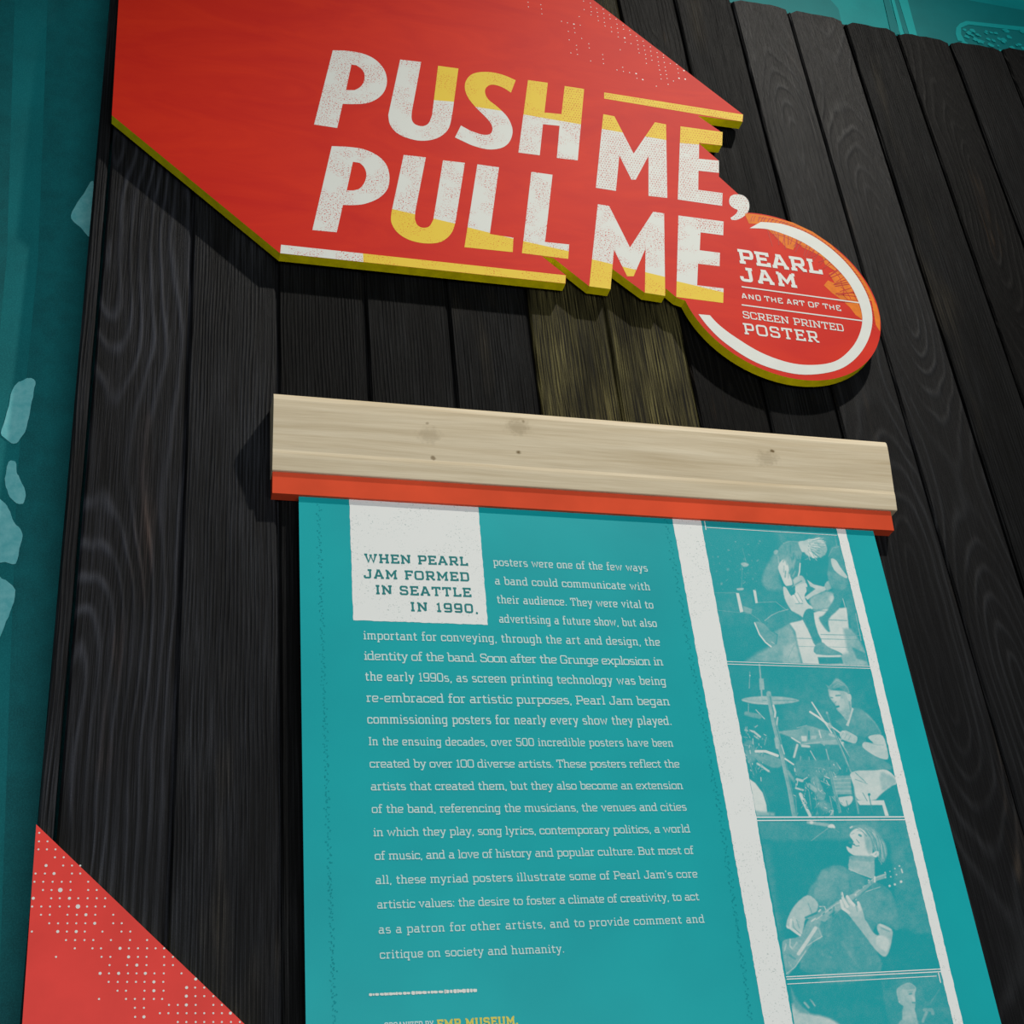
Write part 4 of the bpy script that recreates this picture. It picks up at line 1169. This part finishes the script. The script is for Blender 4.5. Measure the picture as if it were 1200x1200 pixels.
P4 = '''
p .16 10 655,100 1080,60 1180,470 720,470
p .24 20 280,110 520,90 640,130 450,180 280,170
q .75 14 100,308 160,330 215,370 300,388 380,425 420,480 120,480
q .35 14 90,200 120,260 160,320 200,370 120,340
s .55 6 14 180,300 205,330
s .5 4 10 225,290 245,320
s .4 5 8 215,280 235,300
q .60 4 768,215 800,190 850,172 892,205 884,245 888,292 882,345 850,352 812,322 785,302 772,262
q .45 5 790,195 850,175 888,205 860,215 810,215
s .25 3 12 850,245 862,242
s .20 3 8 870,300 885,300
s .4 3 5 840,232 870,228
q .75 5 865,255 882,270 885,290 868,285
s .8 3 9 785,295
q .62 6 812,318 882,345 892,440 812,440
q .55 8 780,430 815,405 890,395 900,480 770,480
s .42 5 22 945,345 990,345 1000,370
s .42 5 18 960,360 935,420
s .3 5 8 1045,210 985,300
'''
clutter = []
rc = random.Random(21)
for _ in range(210):
    x, y = (rc.uniform(455, 830), rc.uniform(690, 1030)) if rc.random() < .72 else (rc.uniform(115, 260), rc.uniform(430, 780))
    if 720 < x < 850 and 760 < y < 900: continue
    if abs((x - 290) - (y - 215) * .21) < 24: continue
    a, L = rc.gauss(1.35, .6), rc.uniform(4, 38)
    clutter.append(('s', rc.choice((.08, .15, .3, .5, .75, .9)), 2.5, rc.uniform(2, 6.5), [(x, y), (x + L * math.cos(a), y + L * math.sin(a))]))
strands = []
for _ in range(46):
    t = rc.random(); x, y = 640 + 150 * t, 78 + 60 * t * t; a = .75 + .75 * t + rc.uniform(-.15, .15); L = rc.uniform(40, 120) + 60 * t
    x2, y2 = x + L * math.cos(a), y + L * math.sin(a)
    if t < .45 and y2 > 130: continue
    strands.append(('s', rc.choice((.12, .2, .5, .62)), 2.5, rc.uniform(2, 4), [(x, y), ((x + x2) / 2 + 6, (y + y2) / 2 - 5), (x2, y2)]))
hair1 = []
for _ in range(70):
    a0_ = rc.uniform(-.9, 1.25); x, y = 705 + rc.uniform(0, 30), 225 + rc.uniform(-28, 28); L = rc.uniform(60, 128)
    hair1.append(('s', rc.choice((.3, .45, .95, 1.0, .6)), 2.5, rc.uniform(2.5, 5), [(x + L * .35 * math.cos(a0_), y + L * .3 * math.sin(a0_)), (x + L * math.cos(a0_ * 1.05), y + L * .72 * math.sin(a0_ * 1.05) + 8)]))
for _ in range(60):
    x, y = rc.uniform(70, 400), rc.uniform(180, 520)
    hair1.append(('s', rc.choice((.22, .3, .4)), 3, rc.uniform(2, 6), [(x, y), (x + rc.uniform(-14, 14), y + rc.uniform(-12, 12))]))
for _ in range(16):
    x = rc.uniform(560, 650); y = rc.uniform(220, 400)
    hair1.append(('s', rc.choice((.18, .45)), 6, rc.uniform(3, 9), [(x, y), (x + rc.uniform(-20, 10), y + rc.uniform(20, 50))]))
for _ in range(40):
    x, y = rc.uniform(430, 820), rc.uniform(400, 900)
    strands.append(('s', rc.choice((.12, .3, .34)), 9, rc.uniform(4, 12), [(x, y), (x + rc.uniform(-30, 30), y + rc.uniform(10, 60))])) if not (560 < x < 860 and 440 < y < 880) else None
photo([(819.5, 600), (979, 608), (1017.5, 780), (851.5, 775)], 820, 600, 5.714, P1, .05, 300, 300, 'duotone photograph of a guitarist bent over a guitar', 0.0, hair1)
photo([(851.5, 775), (1018, 781), (1061, 957), (887, 957)], 850, 775, 5.714, P2, .08, 300, 300, 'duotone photograph of a drummer', .00006, clutter)
photo([(887, 957), (1060.5, 957), (1104, 1138), (922, 1146)], 880, 955, 5.217, P3, .04, 300, 300, 'duotone photograph of a guitarist looking up', 0.0, strands)
photo([(922, 1145), (1103, 1137), (1130, 1250), (939, 1250)], 910, 1120, 5.4545, P4, .06, 260, 160, 'duotone photograph of a man at the bottom', .00006)
za, zb3, zcc, zdd = Z(820, 600, 5.714), Z(850, 775, 5.714), Z(880, 955, 5.217), Z(910, 1120, 5.4545)
for tr, a, b, w_ in ((za, (45, 103), (918, 156), .0010), (za, (32, 60), (42, 120), .0014), (za, (178, 1001), (1140, 1034), .0011), (za, (180, 1018), (1142, 1048), .0011),
                     (zcc, (35, 14), (945, 12), .0019), (zcc, (35, 34), (945, 29), .0016), (zcc, (215, 990), (1160, 942), .0013), (zcc, (218, 1004), (1162, 958), .0013),
                     (zcc, (222, 1034), (1135, 985), .0010), (zcc, (1145, 960), (1160, 1026), .0014)):
    mb = MB(); mb.ribbon(S2(tr([a, b]), BY - .0004), w_, BY - .0004); mb.build('frame_line', M['banner_white'], banner, bb)
